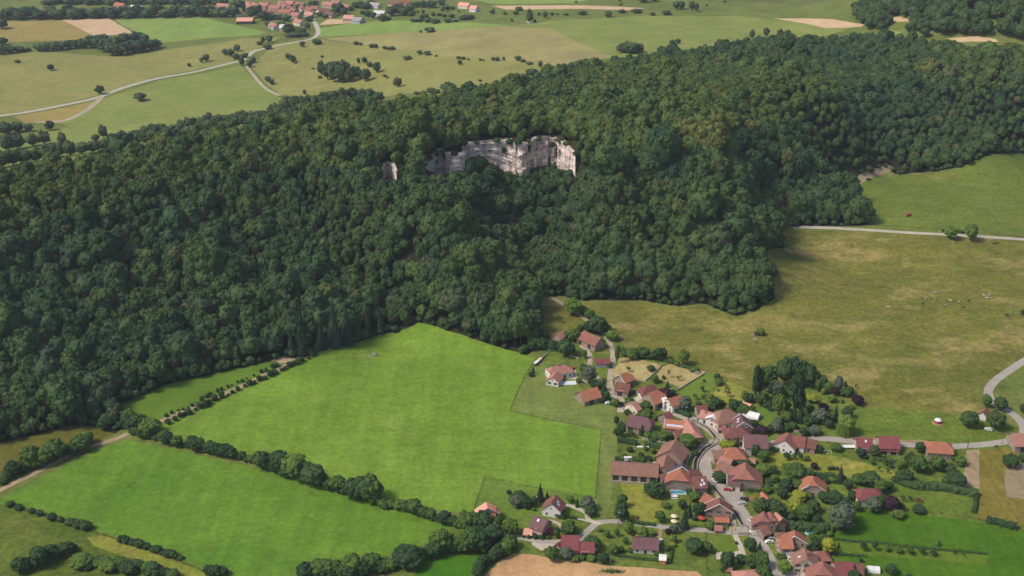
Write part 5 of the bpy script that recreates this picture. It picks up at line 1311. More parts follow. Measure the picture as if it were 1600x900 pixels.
HOUSES = [
 ('barn', 'small pink-roofed barn with a dark triangular gable by the upper trees', [W_((869.5,521.5),(879.5,515.5),7.5,3,6,'pink','beige',w='b')]),
 ('barn', 'long red-roofed stone barn with open bays beside the climbing track', [W_((913.5,516.5),(938,527.5),9.5,4,8,'red','pinkst',w='b',ha=.5)]),
 ('garage', 'pale grey garage under a dark pink single-pitch roof beside the track', [W_((931,560),(952,560.3),6,2.8,4.4,'wine','greyw',w=None)]),
 ('house', 'white house with pink roofs beside the covered pool and gravel yard', [W_((863,573),(882,569.5),9,4,7,'pink','white',ha=.6,hb=.8,ch=[(0,0)]), W_((863.2,588.6),(870,580),7.5,3.2,6,'pink','white',w='s')]),
 ('house', 'red-roofed house with white bargeboards at the corner of the hay plot', [W_((969,585),(979,581),9,4.5,8,'orange','pinkst',rake=-1,hb=.5), W_((964.5,596.5),(984,600),8,3.5,6.8,'dark','pinkst',w='b')]),
 ('barn', 'orange-roofed stone barn standing in the lawn below the pool house', [W_((906,611.5),(932,604.5),10.5,3.4,7.2,'orange','stone',w='b')]),
 ('house', 'small dark red hipped house behind the long orange barn', [W_((1009,603),(1019,601),7.5,3.2,6.2,'dark','white',ha=1,hb=.6)]),
 ('barn', 'long barn with orange roof and grey stone gable beside the white house', [W_((1013.5,613.5),(1027,609),12,4,8.5,'orange','pinkst',w='b',hb=.5)]),
 ('house', 'white house with bright orange roof and flat-topped white wing', [W_((1044.5,622.5),(1062,617.5),8.5,4.6,7.6,'orange','white'), W_((1034,622.5),(1041,621.5),7,5.0,5.3,'white','white',w='h',oh=.1)]),
 ('house', 'cream gabled house with orange awning at the top of the street', [W_((987.5,629),(992,627),9.5,4,6.8,'pink','cream',ha=0)]),
 ('barn', 'big purple-brown roofed barn below the cream gabled house', [W_((984.5,646.5),(1012,652.5),11,4,8.2,'purple','pinkst',hb=.5,w='b')]),
 ('house', 'small old house with red-brown roof at the bend of the upper street', [W_((1037,645.5),(1046,642),8,4.2,7.4,'dark','stone')]),
 ('workshop', 'long workshop with pale banded orange roof and red wings', [W_((1041,654.5),(1077,658.5),9.5,3.6,6.2,'orange','pinkst',rake=2,sky=[(x/10,-1,.72) for x in (-8,-6,-4,-2,0,2,4,6)],w=None), W_((1073,654),(1085,673),9,4,7,'pink','pinkst',hb=.7), W_((1053,673.5),(1069,669),6,2.8,4.8,'red','pinkst',w='b')]),
 ('barn', 'long low brown-roofed barn with open bays at the meadow edge', [W_((956,721.5),(1028,726),13,4.2,7.4,'brown','beige',w='o')]),
 ('barn', 'steep old barn row with patchy brown roofs running up the hill', [W_((1046.5,703),(1056.5,686.5),14,5,10,'brown','pinkst',w='b'), W_((1036.5,728),(1043,706),9,4,7.4,'brown','stone',w='b'), W_((1032,741),(1039,739),7,2.6,5.2,'brown','stone',w='b')]),
 ('farmhouse', 'farmhouse with orange half-hipped roof beside the turquoise pool', [W_((1063.5,736.5),(1064,727),14.5,4.4,9.0,'orange','stone',ha=.55,w='b'), W_((1066,727.5),(1066.5,724),15,4.8,9.8,'slate','stone',w=None,rake=-1), W_((1083,744),(1102,743.5),10.5,5,8.4,'dark','stone',w='h',sky=[(.4,-1,.4),(.6,-1,.7),(.1,-1,.8)]), W_((1080,734),(1084,733),7,4.8,8.4,'dark','stone',ha=1,hb=1,w=None)]),
 ('house', 'small house with streaky orange roof below the pool farmhouse', [W_((1103,770.5),(1114.5,777.5),7.5,3.2,5.8,'orange','beige')]),
 ('house', 'gable-fronted stone house with white bargeboards and red awning by the stream lane', [W_((1124.3,786.5),(1124,777.5),13,5.0,9.2,'dark','pinkst',rake=2,w='s'), W_((1118,809),(1138,809.5),4.2,2.7,3.4,'orange','stone',w=None)]),
 ('shed', 'tiny pink-roofed shed below the gable-fronted stone house', [W_((1118,820.5),(1127,821),4,2,3.2,'pink','stone',w=None)]),
 ('farmhouse', 'cream farmhouse with broad orange roof and dark front wings by the street', [W_((1165,732),(1164.5,722.5),17,4.2,10,'red','stone',ha=.55,w='b'), W_((1138,741.5),(1157,743),9,4,6.8,'purple','cream',w='s',rake=-1), W_((1160,742.8),(1177,743.2),7,3.4,6.4,'purple','stone',w='b')]),
 ('barn', 'low brown-pink barn half hidden by a bush beside the street', [W_((1126,720),(1151,731),10.5,3.2,6.8,'brown','cream',w='b'), W_((1127,712),(1144,718),8,3.6,6.4,'pink','stone',w='b')]),
 ('house', 'brown-roofed house with an orange hipped tower roof inside the street bend', [W_((1114,703),(1133,702.5),8.5,4,6.6,'brown','beige'), W_((1144,699),(1148,699),9.5,4.4,8.2,'orange','cream',ha=1,hb=1,w='h'), W_((1134.5,704),(1151,704.5),7,3,5.4,'slate','cream',w=None)]),
 ('shed', 'long low pale-roofed shed behind the orange hipped house', [W_((1154,714.5),(1179,716.5),5,2.4,3.6,'pink','stone',w=None)]),
 ('barn', 'large barn with wide purple-brown roof and cream front wall', [W_((1163,678.3),(1198,679.5),13,5.2,9.4,'purple','cream',w='b'), W_((1184,697.5),(1198,698.5),5,2.2,3.6,'dark','cream',w=None)]),
 ('farmhouse', 'old hipped stone farmhouse with dark red roof at the stream bridge', [W_((1144,667.5),(1159,667.2),9.5,5.4,8.8,'dark','beige',ha=.9,hb=.9,w='h')]),
 ('house', 'white-gabled house with purple roof in front of the plastic tunnel', [W_((1162.5,658.5),(1157.5,647.5),10,4.4,8,'purple','white',sky=[(.3,1,.4),(-.2,1,.5)],w='h',rake=2), W_((1166,664),(1168.5,661),6,3.4,5.8,'purple','white')]),
 ('house', 'big brown hipped house with pink side wing and white front block', [W_((1127,640.5),(1137,638),13,4,8.6,'brown','cream',ha=.9,hb=.9,ch=[(.2,0)]), W_((1097,640),(1114,644.5),8,3.6,6.2,'pink','white',ch=[(-.2,-.3)]), W_((1113,651),(1117,645.5),7,4.8,6.4,'white','white',w='h',ha=0)]),
 ('house', 'small purple-red roofed house with a pale gable above the garden hedge', [W_((1088.5,633.5),(1103,632.5),8,3,6.2,'dark','greyw')]),
 ('shed', 'small shed with pale orange roof beneath the poplars', [W_((1162,627.5),(1173,631),5,2.2,3.6,'salmon','stone',w=None)]),
 ('shed', 'red-roofed lean-to below the big brown hipped house', [W_((1124,663),(1134,665),5,2.4,4,'red','stone',w='g')]),
 ('house', 'white-gabled house with red roof heading the roadside row', [W_((1226,687),(1233,676.5),11.5,3.8,8,'red','white',w='h',hb=.3)]),
 ('house', 'dark red row of joined houses right of the white gable', [W_((1239,680),(1258,682.5),9,3.6,7.2,'dark','white',w='h',ch=[(.2,0)]), W_((1258,684),(1276,687.5),8.5,3.2,6.2,'dark','pinkst',w='h')]),
 ('barn', 'wine-red roofed barn alone along the right-hand road', [W_((1338.5,683.5),(1361.5,684.2),11,3,7.2,'wine','beige',w='b',sky=[(.2,-1,.3)])]),
 ('farmhouse', 'long wine-red roofed farmhouse with a pale dormer strip', [W_((1374,681),(1403.5,682),11,4,8,'wine','beige',w='h'), W_((1374,695),(1403,696.5),5,2.8,4.4,'wine','beige',w='o')]),
 ('house', 'orange-red hipped house with pink side yard on the right road', [W_((1458,689.5),(1478,690.8),10.5,4,7.6,'orange','pinkst',ha=.6,hb=.6,w='h')]),
 ('barn', 'pink-red roofed barn cut by the right edge of the view', [W_((1582,676.5),(1612,677),13,4,8,'pink','pinkst',w='b')]),
 ('chapel', 'tiny white chapel with red roof under the roadside trees', [W_((1535.5,643),(1541,636.5),4.6,3,5.2,'red','white',w=None)]),
 ('house', 'orange-red half-hipped house deep in the garden trees', [W_((1271.5,750.5),(1270.5,744),13,3.6,8,'orange','beige',ha=.35,hb=.3,w='h',rake=-1)]),
 ('house', 'white house with wine-red hipped roof and garage at the meadow edge', [W_((1351,763.5),(1365,763),9.5,4,7,'wine','white',ha=.9,hb=.9,w='g')]),
 ('farmhouse', 'red-roofed stone farmhouse with stepped wings beside the white van', [W_((1194.5,805),(1193.5,799.5),11,5,9.2,'red','stone',ha=.4,w='h'), W_((1206,806),(1203,800),13,4.4,8.4,'red','stone',ha=.3,w='h'), W_((1213,800.5),(1222,809),9,4,8,'pink','stone',w='b'), W_((1187,824),(1197,820),7,3.2,5.6,'red','stone',w='b')]),
 ('house', 'cream shuttered house with red cross-gabled roof above the lower street', [W_((1217.5,840),(1236,839.5),9,5.8,8.4,'orange','beige',w='s'), W_((1242.5,836.5),(1241.5,829),11,5.8,9.2,'orange','beige',w='h',rake=-1)]),
 ('shed', 'brown-roofed outbuilding behind the cream shuttered house', [W_((1212,832.5),(1231,833),6,3,4.6,'brown','stone',w=None)]),
 ('house', 'cream gable house with brown roof and glazed veranda near the bottom edge', [W_((1261.5,872.5),(1257,857),11.5,4.8,8.2,'brown','cream',w='s',sky=[(-.1,1,.5)],ch=[(.1,-.2)]), W_((1235,867),(1244,864),6,3.2,3.9,'grey','white',w='h')]),
 ('house', 'red hipped house cut by the bottom edge beside the cream gable', [W_((1287,884),(1285,877),14,4,8.2,'red','pinkst',ha=.5,w='h')]),
 ('house', 'wine-red roofed house with beige wall at the bottom edge', [W_((1305,879),(1331,878.5),10,4.2,7.4,'wine','beige',w='h'), W_((1334,880),(1349,882),8,3.4,5.8,'dark','beige',w='b')]),
 ('house', 'pink hipped roof rising at the bottom edge below the hedge', [W_((1168.5,892.5),(1175,892),10,4,7,'pink','pinkst',ha=1,hb=1)]),
 ('house', 'new house with salmon-pink roof and grey gable in the meadow corner', [W_((761.8,793),(759.8,785),11,4.4,8,'salmon','greyw',w='h'), W_((765.5,790.8),(773,791.3),7,4,6.8,'orange','greyw',w=None)]),
 ('house', 'white house with red roof and pale front gable in the lower paddock', [W_((861.5,785.5),(868.5,773),9.4,4.3,8.2,'red','white',w='h',sky=[(.15,-1,.45),(-.25,-1,.6)])]),
 ('house', 'beige house with plum-coloured roof and small pink annexe', [W_((836,805.5),(854.5,812),9.5,4.8,8.2,'purple','beige',w='s',sky=[(-.2,-1,.3)]), W_((820,825.5),(831,826.5),5,2,3.4,'salmon','cream',w=None)]),
 ('barn', 'dark wine-red roofed barn with lower wing at the wheat field', [W_((878.5,835.8),(903.5,836.2),11.5,4.2,8.2,'wine','pinkst',w='b'), W_((906.5,847),(927.5,847.3),8,3.6,6,'wine','pinkst',w='b'), W_((872.5,849),(876,846),4.5,2.6,4.6,'wine','pinkst',w=None)]),
 ('bungalow', 'long white bungalow with plum roof in the hedged garden', [W_((990,839.8),(1028,842),9.5,2.8,5.4,'purple','white',w='h',ch=[(-.8,0)])]),
 ('shed', 'steep orange-roofed shed half buried in garden trees', [W_((1191,768.5),(1203.5,780.5),6.5,2.6,5.2,'orange','stone',w=None)]),
 ('shed', 'small orange-roofed hut left of the steep orange shed', [W_((1175,774),(1181,774.5),4,2,3.2,'orange','stone',w=None)]),
 ('shed', 'little garden shed with pale roof and orange wall at the hedge corner', [W_((1032.5,868.6),(1038.5,869),4.5,2.5,3.1,'white','orange',w=None,oh=.25)]),
 ('shed', 'low brown-roofed hut at the lower lawn edge', [W_((1134,884),(1141,884.5),4,1.8,2.8,'brown','stone',w=None)]),
 ('kiosk', 'small red octagonal garden pavilion beside the cream gable house', [W_((1281.8,861),(1282.6,861),6,2.4,5,'red','wood',ha=1,hb=1,w=None)]),
]
for nm, lb, wings in HOUSES: building(nm, lb, nm, wings)
# ---- the far village along the top edge
VIL = [
 ('white-walled house with pink roof among the left trees', (341,5),(357,6.5),9,'pink','white'), ('red hipped house with white wall behind the open barn', (367,17.5),(377,16.5),9,'red','white'),
 ('open-fronted barn with pale pink roof at the meadow edge', (371.5,27.8),(394.5,27.8),13,'salmon','wood'), ('pink roof behind the dark conifer', (387,3),(393,8),9,'pink','beige'), ('purple-pink house roof near the church trees', (396,4),(405,8),10,'pink','beige'),
 ('broad faded roof in the village middle', (408,3.5),(419,6),11,'pink','beige'), ('house with white gable above the salmon barn', (422,8),(436,9.5),8,'pink','white'), ('purplish long roof at the top edge', (441,5),(453,7),10,'brown','beige'),
 ('long salmon-red barn in front of the village', (437,14.5),(454,15.5),12,'orange','beige'), ('pink roof joined to the salmon-red barn', (457,19),(467,20.5),9,'pink','beige'), ('small pink house beside the road bend', (478,18.5),(488,19.5),8,'salmon','cream'), ('purple-pink roof far up the road', (464,3),(474,5),9,'pink','beige'),
 ('little orange roof left of the salmon barn', (416,17.5),(422,17.5),7,'orange','beige'), ('grey-pink barn roof in the trees below the barns', (425,34),(432,38.5),9,'pink','greyw'), ('small pink house above the hedge field', (462,29.5),(471,31.5),8,'pink','cream'), ('pale garage beside the grey-pink barn', (438,38.5),(445,38.5),6,'white','white'),
 ('red-roofed house right of the road bend', (497,14.5),(508,13),10,'red','cream'), ('purple-grey wing beside the red-roofed house', (510,17),(521,19.5),9,'purple','beige'), ('pink and grey barn beside the bare strip', (539,23.5),(552,24),14,'salmon','beige'), ('grey metal barn joined to the pink one', (554,26.5),(565,28),11,'grey','greyw'),
 ('pink roof at the top edge above the right trees', (506,2.5),(520,4),10,'pink','beige'), ('narrow pink house with pale gable near the top', (535,5),(545,9),8,'pink','white'), ('pink roof cut by the top edge', (520,.5),(530,1.5),9,'pink','beige'), ('white house seen through the right village trees', (580,3.5),(592,5),8,'grey','white'),
 ('long white shed roof in the tan field', (586,16.2),(600,17.2),6,'white','white'), ('red-brown roofs at the top edge right of the village', (610,1.5),(626,3),10,'dark','cream'), ('dark pink house at the top edge by the wood', (630,1),(640,2),8,'dark','cream'), ('red roof with white wall at the far right of the village', (663,1),(672,2),8,'red','white'), ('pale pink farm near the wheat strip', (720,3.5),(733,5.5),9,'salmon','cream'), ('white and pink barn beside the wheat strip', (737,8.5),(745,9.5),9,'salmon','white'),
 ('small white shed among the top left trees', (206,8),(212,8.2),7,'white','white'), ('second white shed right of the first', (216,8.4),(221,9),6,'grey','white'), ('orange-roofed farm in the top left trees', (182,3.5),(194,6),9,'orange','beige'), ('purplish roof left of the long salmon barn', (424,13),(434,13.5),9,'brown','beige'), ('faded roof behind the red-roofed house', (486,9.5),(494,9),8,'pink','beige'), ('low pink roof between the two upper roads', (448,1),(458,2),9,'pink','beige'),
]
for lb, a, b, W, rf, wl_ in VIL:
    building('village_house', lb + ' in the distance', 'house', [W_((a[0]-1,a[1]-.5),(b[0]+1,b[1]-.5), W*1.2, 4.6, 8.4, rf, wl_, w='o' if wl_ == 'wood' else None)], 'houses of the far village')

VX = [(386+((i*37)%97)+(i%3)*2, .8+((i*53)%100)/100*12, rng.choice(['pink','brown','red','pink','dark'])) for i in range(22)]
for i, (x_, y_, rf) in enumerate(sorted(VX)):
    dx_, dy_ = rng.choice([(8,.4),(7,1.6),(5,2.6),(7,-1.0)])
    building('village_house', f'{ordinal(i+1)} small crowded roof from the left in the far village centre', 'house', [W_((x_,y_),(x_+dx_,y_+dy_), 9, 4.4, 7.8, rf, rng.choice(['beige','cream','white']))], 'houses of the far village')

# ------------------------------------------------------------------ hedges, walls and fences
def line_pts(px_line, step, smooth=True):
    P = [gxy(p) for p in px_line]
    if smooth and len(P) > 2: P = catmull(P, 6)
    out = [P[0]]
    for a, b in zip(P[:-1], P[1:]):
        L = math.hypot(b[0]-a[0], b[1]-a[1]); k = max(1, int(L/step))
        for j in range(1, k+1): out.append((a[0]+(b[0]-a[0])*j/k, a[1]+(b[1]-a[1])*j/k))
    return out
def tangents(P):
    T = []
    for i in range(len(P)):
        a = P[max(i-1,0)]; b = P[min(i+1,len(P)-1)]
        l = math.hypot(b[0]-a[0], b[1]-a[1]) or 1
        T.append(((b[0]-a[0])/l, (b[1]-a[1])/l))
    return T
def hedge(label, px_line, w=1.6, h=2.0, mat='d', group=None, rough=.22):
    P = line_pts(px_line, 1.0); T = tangents(P); g = np.random.default_rng(len(P)*7+1)
    prof = [(-.5,0),(-.54,.35),(-.5,.72),(-.34,.97),(0,1.04),(.34,.97),(.5,.72),(.54,.35),(.5,0)]
    x0, y0 = P[len(P)//2]; z0 = tz(x0, y0)
    S = Shape(); V = []; N_ = []
    for (x, y), (tx, ty) in zip(P, T):
        z = tz(x, y)-.1-z0; k = 1+g.normal(0, rough*.5)
        for a, b in prof:
            q = k*(1+g.normal(0, rough*.5))
            V.append((x-ty*a*w*q-x0, y+tx*a*w*q-y0, z+b*h*(1+g.normal(0,rough*.35)))); N_.append((-ty*a*2, tx*a*2, b*.8))
    m = len(prof); F = []
    for i in range(len(P)-1):
        for k in range(m-1): F.append((i*m+k, i*m+k+1, (i+1)*m+k+1, (i+1)*m+k))
    F.append(tuple(range(m))); F.append(tuple((len(P)-1)*m+k for k in range(m))[::-1])
    S.add(V, F)
    V = np.array(V); N_ = np.array(N_)
    n = min(len(V)*2, 6000); ix = g.integers(0, len(V), n)
    S.add(*quads(V[ix]+g.normal(0,.28,(n,3))+N_[ix]*.12, N_[ix], .28, g))
    o = bpy.data.objects.new('hedge', S.mesh('hedge', LF[mat])); COL.objects.link(o); o.location = (x0,y0,z0)
    return tag(o, label, 'hedge', group)
def ribbon(name, label, cat, px_line, w, h, mat, group=None, off=0.0, smooth=True, base=-.3, kind=None, jag=.0):
    """a low wall or kerb: a closed strip of width w and height h along a line, shifted sideways by off"""
    P = line_pts(px_line, 1.5, smooth); T = tangents(P)
    x0, y0 = P[len(P)//2]; z0 = tz(x0,y0); V = []; F = []
    for (x, y), (tx, ty) in zip(P, T):
        z = tz(x, y)-z0; top = z+h+(rng.uniform(-jag,jag) if jag else 0)
        for s, zz in ((-.5,z+base),(-.5,top),(.5,top),(.5,z+base)):
            V.append((x-ty*(off+s*w)-x0, y+tx*(off+s*w)-y0, zz))
    for i in range(len(P)-1):
        for k in range(4):
            a = i*4+k; b = i*4+(k+1)%4; F.append((a, a+4, b+4, b))
    F.append((0,1,2,3)); e = (len(P)-1)*4; F.append((e+3,e+2,e+1,e))
    o = mesh_obj(name, V, F, mat); o.location = (x0,y0,z0)
    return tag(o, label, cat, group, kind)
def fence(label, px_line, h=1.1, gap=4.0, smooth=False, group=None, grass_strip=True):
    P = line_pts(px_line, gap, smooth); x0, y0 = P[len(P)//2]; z0 = tz(x0,y0)
    e = bpy.data.objects.new('wire_fence', None); COL.objects.link(e); e.location = (x0,y0,z0); tag(e, label, 'fence', group)
    S = Shape(); Wd = Shape()
    T = tangents(P)
    for (x, y) in P:
        z = tz(x,y)-z0; X, Y = x-x0, y-y0
        box(S, X-.08, X+.08, Y-.08, Y+.08, z-.3, z+h)
    for (a, b) in zip(P[:-1], P[1:]):
        za, zb = tz(*a)-z0, tz(*b)-z0
        for q in (.45, .95):
            c = .018; p = (a[0]-x0, a[1]-y0, za+h*q); r_ = (b[0]-x0, b[1]-y0, zb+h*q)
            Wd.add([(p[0]-c,p[1],p[2]-c),(p[0]+c,p[1],p[2]-c),(p[0],p[1],p[2]+c),(r_[0]-c,r_[1],r_[2]-c),(r_[0]+c,r_[1],r_[2]-c),(r_[0],r_[1],r_[2]+c)],[(0,1,4,3),(1,2,5,4),(2,0,3,5)])
    o = bpy.data.objects.new('posts', S.mesh('posts', M['door'])); COL.objects.link(o); o.parent = e; o['kind'] = 'stuff'
    o = bpy.data.objects.new('wires', Wd.mesh('wires', M['pane'])); COL.objects.link(o); o.parent = e
    if grass_strip:                                   # uncut grass left standing under the wires
        g = np.random.default_rng(len(P)); Q = line_pts(px_line, .55, smooth)
        Pq = np.array([(x-x0+g.normal(0,.22), y-y0+g.normal(0,.22), tz(x,y)-z0+.12) for x, y in Q])
        k = len(Pq); V, F = quads(np.repeat(Pq,2,0)+g.normal(0,.12,(2*k,3)), np.tile([0,0,1.0],(2*k,1)), .22, g)
        me = bpy.data.meshes.new('uncut_grass'); me.from_pydata(V.tolist(), [], F.tolist()); me.materials.append(M['tall'])
        o = bpy.data.objects.new('uncut_grass', me); COL.objects.link(o); o.parent = e; o['kind'] = 'stuff'
    return e
M['tall'] = grass('tall_uncut_grass', (.085,.115,.018), (.12,.13,.03), None, 0, fine=.5)
M['wallst'] = plaster('dry_stone', (.46,.39,.31), (.34,.28,.22), .4)

for lb, ln, w, h in [
  ('dark clipped hedge along the upper village street below the white house', [(1048,638),(1056,643),(1066,647),(1078,652)], 2.4, 2.2),
  ('left clipped hedge of the walled garden above the long barn', [(965,690),(980,692),(995,695)], 2.2, 2.4),
  ('right clipped hedge of the walled garden above the long barn', [(1007,696),(1024,699),(1041,702)], 2.2, 2.4),
  ('low dark hedge behind the long brown barn', [(961,718),(972,719),(985,720)], 1.5, 1.6),
  ('long thick clipped hedge across the right gardens', [(1402,752),(1418,759),(1440,763),(1465,764),(1500,770),(1527,775)], 4.2, 3.4),
  ('thin hedge dropping down the right lawn edge', [(1525,778),(1524,790),(1521,802)], 1.8, 1.8),
  ('dark hedge ending in the olive crop at the right', [(1541,815),(1555,818),(1575,823),(1588,826)], 3.2, 2.8),
  ('tall dark hedge below the big garden thicket', [(1229,826),(1250,828),(1275,830),(1297,829)], 4.0, 4.2),
  ('dark hedge along the yellow meadow garden edge', [(1365,718),(1382,721),(1400,724),(1416,728)], 2.0, 1.8),
  ('dark hedge behind the orange half-hipped house', [(1272,747),(1288,748),(1303,748)], 3.0, 3.2),
  ('low clipped hedge round the white bungalow garden', [(950,866),(975,870),(1000,874),(1030,877),(1047,880)], 1.2, 1.2),
  ('right side hedge of the white bungalow garden', [(1047,880),(1049,868),(1050,858)], 1.1, 1.2),
  ('dark hedge bank along the tan hay plots', [(985,553),(1005,558),(1025,561),(1045,566),(1065,573),(1085,578)], 2.2, 1.5),
  ('dark hedge beneath the olive orchard strip', [(1290,865),(1310,867),(1330,868),(1352,870)], 1.2, 1.0),
  ('lower garden hedge beside the cream farmhouse', [(1168,767),(1180,767),(1192,768)], 2.0, 1.6),
  ('upper garden hedge beside the cream farmhouse', [(1183,752),(1196,754),(1208,756)], 2.0, 1.6),
  ('hedge above the lower left meadow fence', [(106,817),(120,820),(140,827)], 2.6, 2.0),
  ('thin hedge line between the meadow and garden lawn', [(1304,842),(1330,846),(1365,848),(1400,853),(1440,857),(1500,862),(1540,866)], .9, .7),
  ('hedge along the lawn of the white gabled house', [(870,805),(878,807),(888,809),(900,811)], 1.0, 1.0),
  ('dark hedge below the yellow tufted grass', [(984,816),(1000,819),(1024,821)], 1.2, 1.2),
 ]: hedge(lb, ln, w, h)
for lb, ln, h in [
  ('pale stone wall between the hay plot and green lawn', [(1055,612),(1062,608),(1075,600),(1090,591),(1101,584)], .9),
  ('pale stone wall across the walled garden', [(1003,687),(1018,690),(1032,693),(1046,695)], 1.4),
  ('dark stone wall between the two tan hay plots', [(1034,571),(1028,578),(1018,587),(1009,595)], .8),
  ('low pale wall in front of the long brown barn', [(952,753),(980,755),(1010,757),(1030,758),(1046,760)], 1.2),
  ('stone wall closing the tan hay plot below', [(988,593),(1000,595),(1009,597)], .7),
  ('pale garden wall behind the white-gabled roadside house', [(1208,673),(1218,673),(1224,674)], 1.8),
  ('pale wall right of the white-gabled roadside house', [(1240,676),(1255,677),(1270,679)], 1.6),
  ('low stone wall below the farm track fork', [(890,556),(900,559),(904,562)], .8),
 ]: ribbon('stone_wall', lb, 'wall', ln, .5, h, M['wallst'], None, smooth=True, jag=.08)
for lb, ln in [
  ('fence along the top of the corner paddock', [(757,746),(800,754),(850,765),(900,773),(930,779)]),
  ('fence down the left side of the corner paddock', [(757,746),(751,764),(744,785),(740,800)]),
  ('fence at the right end of the largest bright meadow', [(940,672),(937,700),(935,725),(931,778)]),
  ('fence between the largest bright meadow and the mown strip', [(797,642),(830,650),(865,658),(900,664),(940,672)]),
  ('fence climbing from the mown strip to the tarp', [(797,642),(806,618),(818,592),(826,578),(836,562)]),
  ('fence along the lower edge of the lower meadow', [(2,781),(35,797),(95,814),(140,829),(185,845),(240,864),(300,886)]),
  ('fence in front of the green orchard plot', [(1101,582),(1112,584),(1122,586),(1136,594)]),
  ('fence along the far side of the yellow orchard plot', [(1136,596),(1120,605),(1107,612)]),
  ('fence between lower right meadow and orchard strip', [(1303,845),(1370,848),(1460,857),(1545,867)]),
  ('fence along the upper edge of the right meadow', [(1420,798),(1470,803),(1530,812),(1600,828)]),
  ('fence beside the straight pale road', [(1365,352),(1420,355),(1480,360),(1540,365),(1598,371)]),
  ('fence beside the mown strip above the lower lane', [(967,700),(966,730),(964,748)]),
  ('fence along the wheat side of the lower lawn', [(1103,832),(1103,850),(1104,880),(1106,899)]),
 ]: fence(lb, ln)
# stone walls of the stream, and the footbridges over it
for (nm, lb, mt, w, ln), side in [(r, s) for r in STREAMS for s in (1,-1)]:
    which = 'upper' if 'lower' not in lb else 'lower'
    ribbon('stream_wall', f'{"street" if side > 0 else "farm"} side stone wall of the {which} stream channel', 'wall', ln, .45, .75, M['wallst'], None, off=side*(w/2+.25), jag=.06)
def bridge(label, px, py, ang, L, W):
    x, y, z, d = spot(px, py)
    S = Shape(); box(S, -L/2, L/2, -W/2, W/2, .02, .30)
    o = bpy.data.objects.new('footbridge', None); COL.objects.link(o); o.location = (x,y,z+.02); o.rotation_euler = (0,0,ang); tag(o, label, 'bridge')
    dk = bpy.data.objects.new('deck', S.mesh('deck', M['asphalt'])); COL.objects.link(dk); dk.parent = o
    for s in (-1,1):
        R_ = Shape(); box(R_, -L/2, L/2, s*(W/2-.3)-.15, s*(W/2-.3)+.15, .301, 1.05)
        k = bpy.data.objects.new('parapet', R_.mesh('parapet', M['wallst'])); COL.objects.link(k); k.parent = o
bridge('upper stone bridge carrying the lane over the stream', 1117, 691, R(4), 5, 6)
bridge('lower stone bridge at the end of the lower lane', 1160, 829, R(2), 6, 7)
bridge('small bridge to the red-roofed farmhouse beside the street', 1110, 757, R(-20), 5, 3)

# ------------------------------------------------------------------ vehicles
M['tyre'] = plain('black_tyre', (.02,.02,.02), .8)
PAINT = {k: plain('car_paint_'+k, c, .3, .5) for k, c in {'white':(.74,.74,.72),'silver':(.42,.43,.45),'black':(.035,.035,.04),'red':(.42,.03,.03),'grey':(.18,.18,.19),'orange':(.5,.12,.04),'blue':(.06,.10,.22)}.items()}
def extrude_profile(pts, w, taper=None):
    S = Shape(); n = len(pts)
    V = []
    for s in (-1,1):
        for (x, z) in pts:
            k = 1 - (taper*max(0, z-.85)/.6 if taper else 0)
            V.append((x, s*w/2*k, z))
    F = [tuple(range(n)), tuple(range(2*n-1, n-1, -1))] + [((i+1)%n, i, n+i, n+(i+1)%n) for i in range(n)]
    S.add(V, F); return S
def wheel_me():
    S = Shape(); n = 12; a = np.arange(n)*2*math.pi/n
    V = [(.31*math.cos(q), -.1, .31*math.sin(q)) for q in a] + [(.31*math.cos(q), .1, .31*math.sin(q)) for q in a]
    S.add(V, [tuple(range(n)), tuple(range(2*n-1,n-1,-1))]+[((i+1)%n,i,n+i,n+(i+1)%n) for i in range(n)])
    return S.mesh('wheel', M['tyre'])
CAR_BODY = extrude_profile([(-2.05,.28),(2.05,.28),(2.1,.6),(1.95,.82),(.95,.95),(.35,1.42),(-1.15,1.46),(-1.85,1.0),(-2.1,.88)], 1.72, .22).mesh('body', PAINT['white'])
CAR_GLASS = extrude_profile([(.98,.93),(.36,1.36),(-1.12,1.40),(-1.78,.99)], 1.735, .22).mesh('windows', M['pane'])
VAN_BODY = extrude_profile([(-2.6,.3),(2.4,.3),(2.5,.8),(2.35,1.15),(1.75,1.35),(1.25,2.15),(-2.5,2.25),(-2.65,2.0)], 1.95, .08).mesh('body', PAINT['white'])
VAN_GLASS = extrude_profile([(2.05,1.33),(1.74,1.37),(1.27,2.05),(.5,2.06),(.5,1.35)], 1.97, .08).mesh('windows', M['pane'])
WHEEL = wheel_me()
def car(label, px, py, ang, paint='white', van=False, group='cars parked in the village'):
    x, y, z, d = spot(px, py)
    e = bpy.data.objects.new('parked_van' if van else 'parked_car', None); COL.objects.link(e)
    e.location = (x,y,z+.01); e.rotation_euler = (0,0,R(ang)); tag(e, label, 'van' if van else 'car', group)
    b = sub('body', VAN_BODY if van else CAR_BODY, e, (0,0,0)); b.material_slots[0].link = 'OBJECT'; b.material_slots[0].material = PAINT[paint]
    sub('windows', VAN_GLASS if van else CAR_GLASS, e, (0,0,.012))
    q = 1.6 if van else 1.3
    for wx in (-q, q):
        for wy in (-.8, .8): sub('wheel', WHEEL, e, (wx, wy*(1.1 if van else 1), .31))
